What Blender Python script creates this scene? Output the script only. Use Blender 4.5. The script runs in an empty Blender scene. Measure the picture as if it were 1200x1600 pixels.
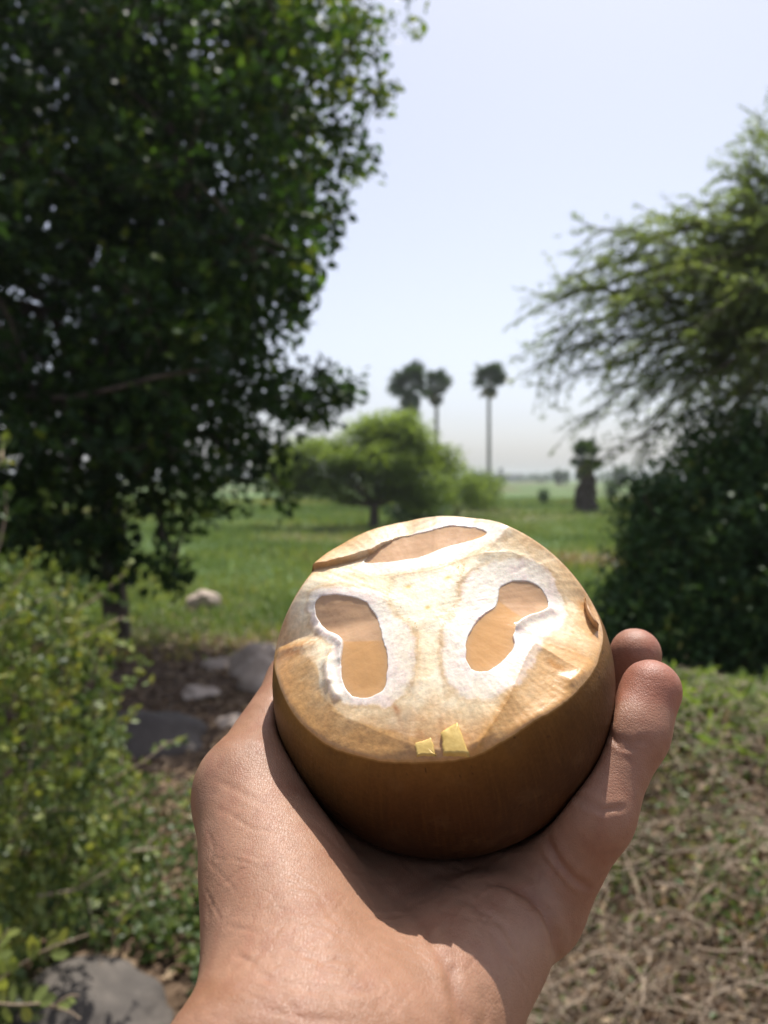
import bpy, math, random
import numpy as np
from mathutils import Vector, Matrix, noise as mnoise

random.seed(7)
rng = np.random.default_rng(7)
R = math.radians
S = bpy.context.scene
COL = S.collection

# ------------------------------------------------------------------ camera
CAM_H = 1.55
PITCH = R(2.48)
cam_d = bpy.data.cameras.new('camera')
cam = bpy.data.objects.new('camera', cam_d)
COL.objects.link(cam)
cam.location = (0, 0, CAM_H)
cam.rotation_euler = (R(90) - PITCH, 0, 0)
cam_d.sensor_fit = 'VERTICAL'
cam_d.sensor_height = 36.0
cam_d.lens = 27.0
cam_d.clip_start = 0.01
cam_d.clip_end = 6000
cam_d.dof.use_dof = True
cam_d.dof.focus_distance = 0.185
cam_d.dof.aperture_fstop = 27.0 / 1.75
S.camera = cam

# ------------------------------------------------------------------ light
SUN_EL, SUN_AZ = 68.0, 20.0          # azimuth measured from +Y (ahead) towards +X (right)
w = bpy.data.worlds.new('World')
S.world = w
w.use_nodes = True
nt = w.node_tree
bg = nt.nodes['Background']
sky = nt.nodes.new('ShaderNodeTexSky')
sky.sky_type = 'NISHITA'
sky.sun_disc = False
sky.sun_elevation = R(SUN_EL)
sky.sun_rotation = R(SUN_AZ)
sky.air_density = 1.0
sky.dust_density = 2.0
sky.ozone_density = 2.0
hs = nt.nodes.new('ShaderNodeHueSaturation'); hs.inputs['Saturation'].default_value = 0.5
tn = nt.nodes.new('ShaderNodeMix'); tn.data_type = 'RGBA'; tn.blend_type = 'MULTIPLY'; tn.inputs[0].default_value = 1; tn.inputs[7].default_value = (1.0, 0.98, 1.03, 1)
nt.links.new(sky.outputs[0], hs.inputs['Color']); nt.links.new(hs.outputs[0], tn.inputs[6]); nt.links.new(tn.outputs[2], bg.inputs[0])
bg.inputs[1].default_value = 0.137
sl = bpy.data.lights.new('sun', 'SUN')
sl.energy = 4.9
sl.angle = R(0.53)
sl.color = (1.0, 0.96, 0.90)
sun = bpy.data.objects.new('sun', sl)
COL.objects.link(sun)
sdir = Vector((math.sin(R(SUN_AZ)) * math.cos(R(SUN_EL)), math.cos(R(SUN_AZ)) * math.cos(R(SUN_EL)), math.sin(R(SUN_EL))))
sun.rotation_euler = sdir.to_track_quat('Z', 'Y').to_euler()
sun.location = (0, 0, 30)
S.view_settings.view_transform = 'Standard'
S.view_settings.look = 'None'
S.view_settings.gamma = 1
S.view_settings.use_curve_mapping = False
S.view_settings.exposure = 0.36
S.render.engine = 'CYCLES'
S.cycles.use_denoising = True
S.cycles.max_bounces = 8
S.cycles.transparent_max_bounces = 8
S.cycles.volume_bounces = 1
S.cycles.sample_clamp_indirect = 6.0

# ------------------------------------------------------------------ helpers
Fw = np.array([0, math.cos(PITCH), -math.sin(PITCH)])
Up = np.array([0, math.sin(PITCH), math.cos(PITCH)])
Rt = np.array([1.0, 0, 0])
CAMP = np.array([0, 0, CAM_H])


def c2w(p):
    """points (right, up, depth) seen from the eye -> world"""
    p = np.asarray(p, float)
    return CAMP + p[..., 0:1] * Rt + p[..., 1:2] * Up + p[..., 2:3] * Fw


def at(px, py, d):
    return c2w(np.array([(px - 600) / 1200 * d, (800 - py) / 1200 * d, d]))


def gnd(px, py, z=0.0):
    v = at(px, py, 1.0) - CAMP
    t = (z - CAM_H) / v[2]
    return CAMP + v * t


def project(p):
    q = p - CAMP
    d = q @ Fw
    return 600 + 1200 * (q @ Rt) / d, 800 - 1200 * (q @ Up) / d, d


def sstep(a, b, x):
    t = np.clip((x - a) / (b - a), 0, 1)
    return t * t * (3 - 2 * t)


def tag(o, label=None, cat=None, group=None, kind=None):
    if label: o['label'] = label
    if cat: o['category'] = cat
    if group: o['group'] = group
    if kind: o['kind'] = kind
    return o


def mesh_np(name, verts, faces, mat=None, parent=None, smooth=False, attrs=None, link=True):
    """faces: (N,k) int array or list of such arrays"""
    me = bpy.data.meshes.new(name)
    verts = np.asarray(verts, np.float32)
    if not isinstance(faces, list): faces = [faces]
    faces = [np.asarray(f, np.int32) for f in faces if len(f)]
    me.vertices.add(len(verts))
    me.vertices.foreach_set('co', verts.ravel())
    loops = np.concatenate([f.ravel() for f in faces])
    tot = np.concatenate([np.full(len(f), f.shape[1], np.int32) for f in faces])
    start = np.concatenate([[0], np.cumsum(tot)[:-1]]).astype(np.int32)
    me.loops.add(len(loops))
    me.loops.foreach_set('vertex_index', loops)
    me.polygons.add(len(tot))
    me.polygons.foreach_set('loop_start', start)
    if attrs:
        for k, (typ, data) in attrs.items():
            a = me.attributes.new(k, typ, 'POINT')
            data = np.asarray(data, np.float32)
            if typ == 'FLOAT_COLOR':
                a.data.foreach_set('color', data.ravel())
            else:
                a.data.foreach_set('value', data.ravel())
    me.update(calc_edges=True)
    if smooth:
        me.polygons.foreach_set('use_smooth', np.ones(len(tot), bool))
    if mat: me.materials.append(mat)
    if not link: return me
    o = bpy.data.objects.new(name, me)
    COL.objects.link(o)
    if parent is not None:
        o.parent = parent
        o.matrix_parent_inverse = Matrix.Translation(-Vector(parent.location))
    return o


def empty(name, loc, label, cat, group=None):
    o = bpy.data.objects.new(name, None)
    COL.objects.link(o)
    o.location = Vector([float(a) for a in loc])
    o.empty_display_size = 0.1
    return tag(o, label, cat, group)


def tube_np(pts, rad, n=7, cap=True):
    """tapered tube along a polyline -> verts, quads"""
    pts = np.asarray(pts, float)
    m = len(pts)
    rad = np.broadcast_to(np.asarray(rad, float), (m,)) if np.ndim(rad) == 0 else np.asarray(rad, float)
    tan = np.gradient(pts, axis=0)
    tan /= np.linalg.norm(tan, axis=1, keepdims=True) + 1e-9
    ref = np.array([0.31, 0.17, 0.93]) if abs(tan[0, 2]) < 0.8 else np.array([0.9, 0.3, 0.1])
    a = np.cross(tan, ref); a /= np.linalg.norm(a, axis=1, keepdims=True) + 1e-9
    b = np.cross(tan, a)
    th = np.linspace(0, 2 * np.pi, n, endpoint=False)
    V = pts[:, None] + rad[:, None, None] * (np.cos(th)[None, :, None] * a[:, None] + np.sin(th)[None, :, None] * b[:, None])
    V = V.reshape(-1, 3)
    i = np.arange(m - 1)[:, None] * n
    j = np.arange(n)[None]
    Q = np.stack([i + j, i + (j + 1) % n, i + n + (j + 1) % n, i + n + j], -1).reshape(-1, 4)
    return V, Q


class Bag:
    """collects verts / quads of one mesh"""
    def __init__(s): s.v, s.f, s.n, s.t = [], [], 0, []
    def add(s, V, Q, t=0.5):
        s.v.append(V); s.f.append(Q + s.n); s.n += len(V); s.t.append(np.full(len(V), t))
    def tube(s, pts, rad, n=7, t=0.5): s.add(*tube_np(pts, rad, n), t)
    def build(s, name, mat, parent=None, smooth=True):
        return mesh_np(name, np.concatenate(s.v), np.concatenate(s.f), mat, parent, smooth, {'tint': ('FLOAT', np.concatenate(s.t))})


def curve_pts(p0, p1, sag=0.0, n=7, wob=0.0, side=None):
    p0 = np.asarray(p0, float); p1 = np.asarray(p1, float)
    t = np.linspace(0, 1, n)[:, None]
    L = np.linalg.norm(p1 - p0)
    p = p0 + (p1 - p0) * t + np.array([0, 0, 1.0]) * sag * (4 * t * (1 - t)) * L
    if wob:
        d = rng.normal(size=(n, 3)) * wob * L
        d[0] = 0; d[-1] = 0
        p += d
    return p


# ------------------------------------------------------------------ materials
def new_mat(name):
    m = bpy.data.materials.new(name)
    m.use_nodes = True
    nt = m.node_tree
    b = nt.nodes['Principled BSDF']
    return m, nt, b


def nd(nt, typ, **kw):
    n = nt.nodes.new(typ)
    for k, v in kw.items():
        if k.startswith('i_'):
            n.inputs[k[2:].replace('_', ' ')].default_value = v
        else:
            setattr(n, k, v)
    return n


def ramp(nt, fac, stops, interp='LINEAR'):
    r = nt.nodes.new('ShaderNodeValToRGB')
    r.color_ramp.interpolation = interp
    el = r.color_ramp.elements
    while len(el) > 1: el.remove(el[0])
    el[0].position = stops[0][0]; el[0].color = (*stops[0][1], 1)
    for p, c in stops[1:]:
        e = el.new(p); e.color = (*c, 1)
    if fac is not None: nt.links.new(fac, r.inputs[0])
    return r


def leaf_mat(name, stops, trans=0.35, rough=0.45, spec=0.4, tcol=(1.3, 1.25, 0.5)):
    m, nt, b = new_mat(name)
    at_ = nd(nt, 'ShaderNodeAttribute', attribute_name='tint')
    r = ramp(nt, at_.outputs['Fac'], stops)
    nt.links.new(r.outputs[0], b.inputs['Base Color'])
    b.inputs['Roughness'].default_value = rough
    b.inputs['Specular IOR Level'].default_value = spec
    tr = nt.nodes.new('ShaderNodeBsdfTranslucent')
    mul = nd(nt, 'ShaderNodeMix', data_type='RGBA', blend_type='MULTIPLY')
    mul.inputs[0].default_value = 1
    nt.links.new(r.outputs[0], mul.inputs[6])
    mul.inputs[7].default_value = (*tcol, 1)
    nt.links.new(mul.outputs[2], tr.inputs[0])
    mx = nt.nodes.new('ShaderNodeMixShader')
    mx.inputs[0].default_value = trans
    nt.links.new(b.outputs[0], mx.inputs[1]); nt.links.new(tr.outputs[0], mx.inputs[2])
    nt.links.new(mx.outputs[0], nt.nodes['Material Output'].inputs[0])
    return m


def rough_mat(name, stops, scale=6.0, rough=0.85, bump=0.3, bscale=30.0, stretch=(1, 1, 1), attr=False):
    m, nt, b = new_mat(name)
    tc = nd(nt, 'ShaderNodeTexCoord')
    mp = nd(nt, 'ShaderNodeMapping'); mp.inputs['Scale'].default_value = stretch
    nt.links.new(tc.outputs['Object'], mp.inputs[0])
    n1 = nd(nt, 'ShaderNodeTexNoise'); n1.inputs['Scale'].default_value = scale; n1.inputs['Detail'].default_value = 6; n1.inputs['Roughness'].default_value = 0.65
    nt.links.new(mp.outputs[0], n1.inputs[0])
    if attr:
        a_ = nd(nt, 'ShaderNodeAttribute', attribute_name='tint')
        ad = nd(nt, 'ShaderNodeMath', operation='ADD'); ad2 = nd(nt, 'ShaderNodeMath', operation='MULTIPLY'); ad2.inputs[1].default_value = 0.5
        nt.links.new(n1.outputs[0], ad.inputs[0]); nt.links.new(a_.outputs['Fac'], ad.inputs[1]); nt.links.new(ad.outputs[0], ad2.inputs[0])
        fac = ad2.outputs[0]
    else:
        fac = n1.outputs[0]
    r = ramp(nt, fac, stops)
    nt.links.new(r.outputs[0], b.inputs['Base Color'])
    b.inputs['Roughness'].default_value = rough
    n2 = nd(nt, 'ShaderNodeTexNoise'); n2.inputs['Scale'].default_value = bscale; n2.inputs['Detail'].default_value = 5
    nt.links.new(mp.outputs[0], n2.inputs[0])
    bp = nd(nt, 'ShaderNodeBump'); bp.inputs['Strength'].default_value = bump; bp.inputs['Distance'].default_value = 0.02
    nt.links.new(n2.outputs[0], bp.inputs['Height'])
    nt.links.new(bp.outputs[0], b.inputs['Normal'])
    return m


M = {}
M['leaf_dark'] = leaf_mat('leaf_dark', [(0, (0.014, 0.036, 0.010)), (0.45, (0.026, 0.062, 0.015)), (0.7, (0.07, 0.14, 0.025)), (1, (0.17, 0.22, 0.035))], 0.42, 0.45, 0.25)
M['leaf_bush'] = leaf_mat('leaf_bush', [(0, (0.045, 0.08, 0.022)), (0.5, (0.085, 0.13, 0.036)), (0.85, (0.23, 0.28, 0.08)), (1, (0.28, 0.28, 0.06))], 0.35, 0.42, 0.35)
M['leaf_feather'] = leaf_mat('leaf_feather', [(0, (0.10, 0.145, 0.07)), (0.6, (0.17, 0.235, 0.105)), (1, (0.27, 0.32, 0.15))], 0.55, 0.55, 0.3)
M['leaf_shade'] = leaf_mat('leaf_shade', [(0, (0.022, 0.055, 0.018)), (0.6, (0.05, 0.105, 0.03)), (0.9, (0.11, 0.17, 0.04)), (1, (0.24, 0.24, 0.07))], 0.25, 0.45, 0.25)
M['leaf_acacia'] = leaf_mat('leaf_acacia', [(0, (0.11, 0.165, 0.05)), (0.6, (0.20, 0.28, 0.075)), (1, (0.28, 0.36, 0.12))], 0.6, 0.6, 0.25)
M['leaf_palm'] = leaf_mat('leaf_palm', [(0, (0.02, 0.045, 0.016)), (0.7, (0.045, 0.08, 0.026)), (1, (0.22, 0.19, 0.10))], 0.2, 0.5, 0.4)
M['grass'] = leaf_mat('grass', [(0, (0.075, 0.11, 0.045)), (0.5, (0.15, 0.225, 0.085)), (0.85, (0.25, 0.29, 0.11)), (1, (0.33, 0.26, 0.13))], 0.35, 0.6, 0.25)
M['dead_leaf'] = leaf_mat('dead_leaf', [(0, (0.06, 0.032, 0.018)), (0.5, (0.17, 0.105, 0.06)), (1, (0.42, 0.31, 0.19))], 0.2, 0.65, 0.3, (1.1, 0.9, 0.6))
M['bark'] = rough_mat('bark', [(0.3, (0.035, 0.026, 0.02)), (0.7, (0.13, 0.10, 0.075))], 9, 0.9, 0.6, 40, (1, 1, 0.25))
M['bark_grey'] = rough_mat('bark_grey', [(0.3, (0.13, 0.12, 0.11)), (0.7, (0.27, 0.25, 0.23))], 3, 0.9, 0.4, 14)
M['twig'] = rough_mat('twig', [(0.25, (0.12, 0.085, 0.055)), (0.5, (0.30, 0.225, 0.15)), (0.75, (0.54, 0.44, 0.33))], 25, 0.8, 0.3, 90, attr=True)
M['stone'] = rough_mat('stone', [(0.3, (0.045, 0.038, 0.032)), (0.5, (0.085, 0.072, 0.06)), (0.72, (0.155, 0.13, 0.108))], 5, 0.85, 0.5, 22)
M['stone_sunlit'] = rough_mat('stone_sunlit', [(0.3, (0.27, 0.205, 0.16)), (0.5, (0.42, 0.335, 0.27)), (0.72, (0.56, 0.46, 0.38))], 5, 0.85, 0.5, 22)  # sunlight put into a lighter, warmer colour for stones under the tree
M['stone_shaded'] = rough_mat('stone_shaded', [(0.3, (0.05, 0.040, 0.034)), (0.7, (0.095, 0.078, 0.066))], 4, 0.85, 0.5, 22)  # shade on the boulder put into a darker stone colour
M['concrete'] = rough_mat('concrete', [(0.3, (0.35, 0.36, 0.38)), (0.7, (0.45, 0.45, 0.46))], 0.3, 0.9, 0.1, 3)
M['window'] = rough_mat('window', [(0.3, (0.06, 0.07, 0.08)), (0.7, (0.09, 0.10, 0.11))], 1, 0.3, 0.0, 3)


# ------------------------------------------------------------------ ground
def nz(x, y, s, seed=0.0):
    """cheap smooth value noise, vectorised"""
    x = np.asarray(x) * s + seed * 17.3; y = np.asarray(y) * s + seed * 9.1
    xi = np.floor(x); yi = np.floor(y); fx = x - xi; fy = y - yi
    fx = fx * fx * (3 - 2 * fx); fy = fy * fy * (3 - 2 * fy)
    def h(a, b):
        v = np.sin(a * 127.1 + b * 311.7 + seed) * 43758.5453
        return v - np.floor(v)
    return (h(xi, yi) * (1 - fx) + h(xi + 1, yi) * fx) * (1 - fy) + (h(xi, yi + 1) * (1 - fx) + h(xi + 1, yi + 1) * fx) * fy


def gh(x, y):
    x = np.asarray(x, float); y = np.asarray(y, float)
    b = 0.52 * sstep(0.0, 0.75, x - 0.10 * y) * sstep(4.6, 3.2, y) * sstep(-1.5, 0.6, y)
    b = b * (0.82 + 0.36 * nz(x, y, 1.7, 3))
    g = 0.05 * (nz(x, y, 0.9, 1) - 0.5) * sstep(40, 10, y)
    far = 0.35 * (nz(x, y, 0.07, 5) - 0.5) * sstep(12, 40, y)
    return b + g + far


def axis(lo, hi, dense_lo, dense_hi, step, grow=1.12):
    a = list(np.arange(dense_lo, dense_hi + 1e-6, step))
    s = step; v = dense_hi
    while v < hi: s *= grow; v += s; a.append(min(v, hi))
    s = step; v = dense_lo
    while v > lo: s *= grow; v -= s; a.insert(0, max(v, lo))
    return np.array(a)


gx = axis(-2500, 2500, -6, 6, 0.09)
gy = axis(-60, 3500, -1, 12, 0.09)
X, Y = np.meshgrid(gx, gy)
Z = gh(X, Y)
V = np.stack([X, Y, Z], -1).reshape(-1, 3)
ny_, nx_ = X.shape
i = (np.arange(ny_ - 1)[:, None] * nx_ + np.arange(nx_ - 1)[None]).ravel()
Q = np.stack([i, i + 1, i + nx_ + 1, i + nx_], -1)


def dirtmask(x, y):
    x = np.asarray(x, float); y = np.asarray(y, float)
    d = sstep(8.6, 6.6, y + 0.9 * (nz(x, y, 0.8, 8) - .5) * 2)
    patch = np.exp(-(((x - 4.3) / 3.0) ** 2 + ((y - 14.5) / 1.6) ** 2))
    p2 = np.exp(-(((x + 1.9) / 1.0) ** 2 + ((y - 9.3) / 1.0) ** 2)) * 0.5
    p3 = sstep(0.60, 0.80, nz(x, y * 0.55, 0.16, 11)) * sstep(14, 20, y) * 0.6
    return np.clip(d + patch + p2 + p3, 0, 1)


m, nt_, b_ = new_mat('field_ground')
geo = nd(nt_, 'ShaderNodeNewGeometry')
a1 = nd(nt_, 'ShaderNodeAttribute', attribute_name='dirt')
n1 = nd(nt_, 'ShaderNodeTexNoise'); n1.inputs['Scale'].default_value = 0.35; n1.inputs['Detail'].default_value = 8; n1.inputs['Roughness'].default_value = 0.7
n2 = nd(nt_, 'ShaderNodeTexNoise'); n2.inputs['Scale'].default_value = 14; n2.inputs['Detail'].default_value = 6
nt_.links.new(geo.outputs['Position'], n1.inputs[0]); nt_.links.new(geo.outputs['Position'], n2.inputs[0])
gr = ramp(nt_, n1.outputs[0], [(0.3, (0.06, 0.10, 0.04)), (0.5, (0.10, 0.155, 0.06)), (0.7, (0.17, 0.20, 0.09))])
dr = ramp(nt_, n2.outputs[0], [(0.3, (0.05, 0.032, 0.02)), (0.55, (0.13, 0.088, 0.058)), (0.75, (0.27, 0.19, 0.125))])
mm = nd(nt_, 'ShaderNodeMix', data_type='RGBA')
nt_.links.new(a1.outputs['Fac'], mm.inputs[0]); nt_.links.new(gr.outputs[0], mm.inputs[6]); nt_.links.new(dr.outputs[0], mm.inputs[7])
nt_.links.new(mm.outputs[2], b_.inputs['Base Color'])
b_.inputs['Roughness'].default_value = 0.95
b_.inputs['Specular IOR Level'].default_value = 0.1
bp = nd(nt_, 'ShaderNodeBump'); bp.inputs['Strength'].default_value = 0.8; bp.inputs['Distance'].default_value = 0.04
nt_.links.new(n2.outputs[0], bp.inputs['Height']); nt_.links.new(bp.outputs[0], b_.inputs['Normal'])
g = mesh_np('ground', V, Q, m, None, True, {'dirt': ('FLOAT', dirtmask(V[:, 0], V[:, 1]))})
tag(g, kind='structure')


# ------------------------------------------------------------------ leaves
def unit(v):
    return v / (np.linalg.norm(v, axis=-1, keepdims=True) + 1e-9)


LSH = {
    # x along the leaf, y across, z lift; then faces
    'diamond': (np.array([[0, 0, 0], [.45, .5, .12], [1, 0, 0], [.45, -.5, .12]]), np.array([[0, 3, 2], [0, 2, 1]])),
    'oval': (np.array([[0, 0, 0], [.28, .42, .10], [.7, .44, .12], [1, 0, .02], [.7, -.44, .12], [.28, -.42, .10], [.5, 0, .0]]),
             np.array([[0, 6, 1], [1, 6, 2], [2, 6, 3], [3, 6, 4], [4, 6, 5], [5, 6, 0]])),
    'blade': (np.array([[0, .5, 0], [0, -.5, 0], [1, 0, .1]]), np.array([[0, 1, 2]])),
}


def leaf_batch(P, D, N, L, W, shape):
    base, F = LSH[shape]
    D = unit(D); Sd = unit(np.cross(N, D)); N = np.cross(D, Sd)
    V = P[:, None] + L[:, None, None] * base[None, :, 0:1] * D[:, None] + W[:, None, None] * base[None, :, 1:2] * Sd[:, None] \
        + (W[:, None, None]) * base[None, :, 2:3] * N[:, None]
    k = len(base)
    Fa = (F[None] + (np.arange(len(P)) * k)[:, None, None]).reshape(-1, 3)
    return V.reshape(-1, 3), Fa


UNIT = {}


def leaves(name, P, D, N, L, W, T, mat, parent, shape='diamond', parts=0, part_name='leaf'):
    """joined leaves, the `parts` ones that show largest as objects of their own"""
    P = np.asarray(P); n = len(P)
    keep = np.ones(n, bool)
    if parts:
        px, py, d = project(P)
        vis = (px > 5) & (px < 1195) & (py > 5) & (py < 1595) & (d > 0.1)
        sc = np.where(vis, L / np.maximum(d, .05), -1)
        idx = np.argsort(-sc)[:parts]
        idx = idx[sc[idx] > 0]
        keep[idx] = False
        Dn = unit(D); Sd = unit(np.cross(N, Dn)); Nn = np.cross(Dn, Sd)
        for j in idx:
            tb = int(np.clip(T[j] * 5, 0, 4))
            key = (shape, mat.name, tb)
            if key not in UNIT:
                bs, F = LSH[shape]
                UNIT[key] = mesh_np(part_name, bs, F, mat, None, False, {'tint': ('FLOAT', np.full(len(bs), tb / 5 + .1))}, link=False)
            o = bpy.data.objects.new(part_name, UNIT[key])
            mt = Matrix.Identity(4)
            for r_ in range(3):
                mt[r_][0] = Dn[j][r_] * L[j]; mt[r_][1] = Sd[j][r_] * W[j]; mt[r_][2] = Nn[j][r_] * W[j]; mt[r_][3] = P[j][r_]
            COL.objects.link(o)
            o.parent = parent
            o.matrix_parent_inverse = Matrix.Translation(-Vector(parent.location))
            o.matrix_basis = mt
    V, F = leaf_batch(P[keep], D[keep], N[keep], L[keep], W[keep], shape)
    k = len(LSH[shape][0])
    o = mesh_np(name, V, F, mat, parent, False, {'tint': ('FLOAT', np.repeat(T[keep], k))})
    o['kind'] = 'stuff'
    return o


def rdir(n, up=0.0):
    v = rng.normal(size=(n, 3)); v[:, 2] += up
    return unit(v)


def clumps(blobs, n, per, spread, Lr, wr=0.55, up=0.35, hollow=0.35, sizevar=0.3, out=0.6, squash=0.8):
    """leaf positions grouped in twig-end clumps inside ellipsoid blobs; blobs: (centre, (rx,ry,rz), weight)"""
    C0 = np.array([b[0] for b in blobs], float); RR = np.array([b[1] for b in blobs], float)
    wt = np.array([b[2] if len(b) > 2 else np.prod(b[1]) ** (2 / 3) for b in blobs]); wt = wt / wt.sum()
    k = rng.choice(len(blobs), n, p=wt)
    dr_ = rdir(n)
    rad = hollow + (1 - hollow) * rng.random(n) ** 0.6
    cc = C0[k] + dr_ * rad[:, None] * RR[k]
    P = np.repeat(cc, per, 0) + rng.normal(size=(n * per, 3)).clip(-1.7, 1.7) * spread * np.array([1, 1, squash])
    o_ = np.repeat(unit(dr_), per, 0)
    D = unit(o_ * out + rdir(n * per) * 0.9 + np.array([0, 0, -0.15]))
    N = unit(rdir(n * per) * 0.8 + np.array([0, 0, up * 3]))
    L = Lr * (1 + sizevar * rng.normal(size=n * per)).clip(0.45, 1.7)
    tcl = np.repeat(rng.normal(size=n) * 0.14, per)
    T = (0.31 + np.repeat(.38 * np.clip(rad - .55, 0, .45), per) + tcl + rng.normal(size=n * per) * 0.18).clip(0, 1)  # outer clumps tinted brighter: sunlit crown edge painted into the leaf colour
    return P, D, N, L, L * wr, T, cc


# ================================================================== big dark tree, upper left
tb = gnd(183, 1000); tb[2] = gh(tb[0], tb[1])
tree = empty('broadleaf_tree', tb, 'large dark dense broadleaf tree filling the left side, backlit leaves and a slim trunk', 'tree')


def pb(px, py, d, rpx, rpy, rd, wgt=None):
    c = at(px, py, d)
    e = (c, (rpx / 1200 * d, rd, rpy / 1200 * d))
    return e + ((wgt,) if wgt else ())


BL = [pb(150, 120, 7.6, 330, 330, 2.6), pb(-150, 200, 7.2, 330, 380, 2.8), pb(420, 60, 7.3, 150, 160, 1.5), pb(560, 60, 7.2, 62, 62, 0.55),
      pb(470, 210, 7.2, 120, 110, 1.1), pb(300, 380, 7.0, 200, 200, 2.0), pb(420, 370, 7.1, 105, 105, 1.0), pb(80, 480, 6.6, 300, 260, 2.3),
      pb(340, 500, 6.9, 110, 90, 1.1), pb(330, 640, 6.5, 160, 115, 1.3), pb(120, 700, 6.3, 240, 190, 1.8), pb(470, 605, 6.7, 72, 58, 0.6),
      pb(280, 760, 6.3, 130, 70, 0.8), pb(80, 830, 6.2, 190, 90, 1.1), pb(435, 755, 6.4, 28, 55, 0.22), pb(275, 870, 6.0, 42, 55, 0.25),
      pb(160, 870, 6.2, 70, 66, 0.4), pb(-250, 700, 6.5, 300, 260, 2.2), pb(390, 700, 6.4, 50, 50, .4), pb(-100, -250, 8, 380, 260, 2.8), pb(250, -150, 8, 250, 150, 2.2), pb(470,470,7.0,36,30,.3), pb(525,615,6.7,30,34,.25)]
BL += [pb(440, 60, 6.0, 110, 130, .6), pb(390, 370, 5.4, 90, 120, .5), pb(300, 250, 5.7, 190, 200, .8), pb(200, 60, 6.0, 260, 200, 1.0), pb(250, 520, 5.3, 160, 130, .6), pb(60, 250, 5.8, 220, 260, 1.0), pb(620, 30, 7.2, 26, 40, .2), pb(600, 150, 7.2, 22, 30, .2),
       pb(480, 330, 7.0, 60, 60, .5), pb(260, 700, 5.6, 150, 80, .6), pb(90, 640, 5.4, 200, 120, .6)]
P, D, N, L, W, T, cc = clumps(BL, 4300, 24, 0.088, 0.088, 0.62, up=0.25, hollow=0.1)
T = (T - .06 + .32 * sstep(-2.6, -.4, P[:, 0]) * sstep(2.6, 5, P[:, 2])).clip(0, 1)  # raised tint paints sunlight onto the upper right of the crown
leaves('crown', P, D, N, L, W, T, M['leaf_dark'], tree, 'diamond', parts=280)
tr = Bag()
top = at(150, 640, 6.9)
tp = curve_pts(tb, top, 0.0, 9, 0.012)
V, Q = tube_np(tp, np.linspace(0.13, 0.085, 9), 12)
trunk = mesh_np('trunk', V, Q, M['bark'], tree, True)
for bl in BL[:18] + BL[24:28]:
    q = curve_pts(top + rng.normal(size=3) * 0.03, bl[0], 0.06, 9, 0.025)
    V, Q = tube_np(q, np.linspace(0.06, 0.012, 9), 7)
    mesh_np('limb', V, Q, M['bark'], tree, True)
bt = Bag()
for c in cc[rng.choice(len(cc), 900, replace=False)]:
    k = min(range(len(BL)), key=lambda j: np.linalg.norm(c - BL[j][0]))
    q = curve_pts(BL[k][0] + (c - BL[k][0]) * 0.1, c, 0.03, 5, 0.03)
    bt.tube(q, np.linspace(0.014, 0.004, 5), 4)
# the long bare branch that shows inside the crown
bt.tube(np.array([at(40, 620, 5.2), at(110, 622, 5.1), at(180, 607, 5.0), at(240, 590, 5.0), at(300, 580, 5.1), at(340, 574, 5.2)]), np.linspace(0.022, 0.008, 6), 6)
bt.tube(np.array([at(200, 600, 5.0), at(250, 612, 5.1), at(290, 625, 5.2)]), np.linspace(0.010, 0.004, 3), 5)
tw = bt.build('twigs', M['bark'], tree); tw['kind'] = 'stuff'

# ================================================================== feathery tree, upper right
rb = np.array([4.6, 7.2, 0.0]); rb[2] = gh(rb[0], rb[1])
rt = empty('feathery_acacia_tree', rb, 'feathery light green acacia tree on the right edge with drooping branch tips against the sky', 'tree')
rtop = at(1330, 560, 7.0)
V, Q = tube_np(curve_pts(rb, rtop, 0, 8, 0.015), np.linspace(0.16, 0.10, 8), 10)
mesh_np('trunk', V, Q, M['bark'], rt, True)
# main boughs sweep left and droop; tips traced by direction only
tips = [(845, 462, 6.4), (915, 352, 6.6), (830, 575, 6.2), (840, 545, 6.6), (860, 605, 6.4), (905, 660, 6.5), (935, 720, 6.3), (940, 400, 6.9), (955, 480, 6.0), (880, 500, 7.0),
        (1010, 330, 6.8), (1075, 318, 6.3), (1140, 272, 6.8), (1150, 300, 6.3), (1175, 240, 6.5), (965, 560, 5.9), (975, 640, 6.0), (1000, 700, 6.3), (1040, 420, 5.9), (1080, 520, 5.7), (1060, 620, 5.8), (1120, 680, 5.9), (1100, 380, 6.8),
        (1160, 440, 5.8), (1180, 560, 5.6), (1190, 650, 5.8), (1240, 380, 6), (1000, 500, 7.1), (1060, 450, 7.3), (1120, 600, 7.2), (1230, 500, 5.9), (900, 430, 6.7), (1010, 600, 6.9), (950, 610, 6.9),
        (905,540,6.3),(1090,345,6.7),(1130,320,6.5),(1180,300,6.6),(1210,265,6.7),(1030,350,6.9),(965,380,6.6),(1150,400,6.4),(1060,400,6.6),(1100,460,6.2),(1010,460,6.4),(1180,500,6.3),(1100,560,6.4),(1030,560,6.6),(1170,620,6.4),(925,580,6.6),(985,430,6.4),(1020,370,6.2),(1070,700,6.3),(1150,350,6.1),(1200,330,6.6),(1130,262,6.9),(1165,215,6.9),(1190,190,7.0),(1210,230,6.5),(1185,270,6.6),(1215,300,6.8),(845,480,6.5),(870,440,6.8),(900,400,6.9),(865,520,6.3)]
bb = Bag(); Ps, Ds = [], []
PL, DL, NL, TL = [], [], [], []
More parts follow.
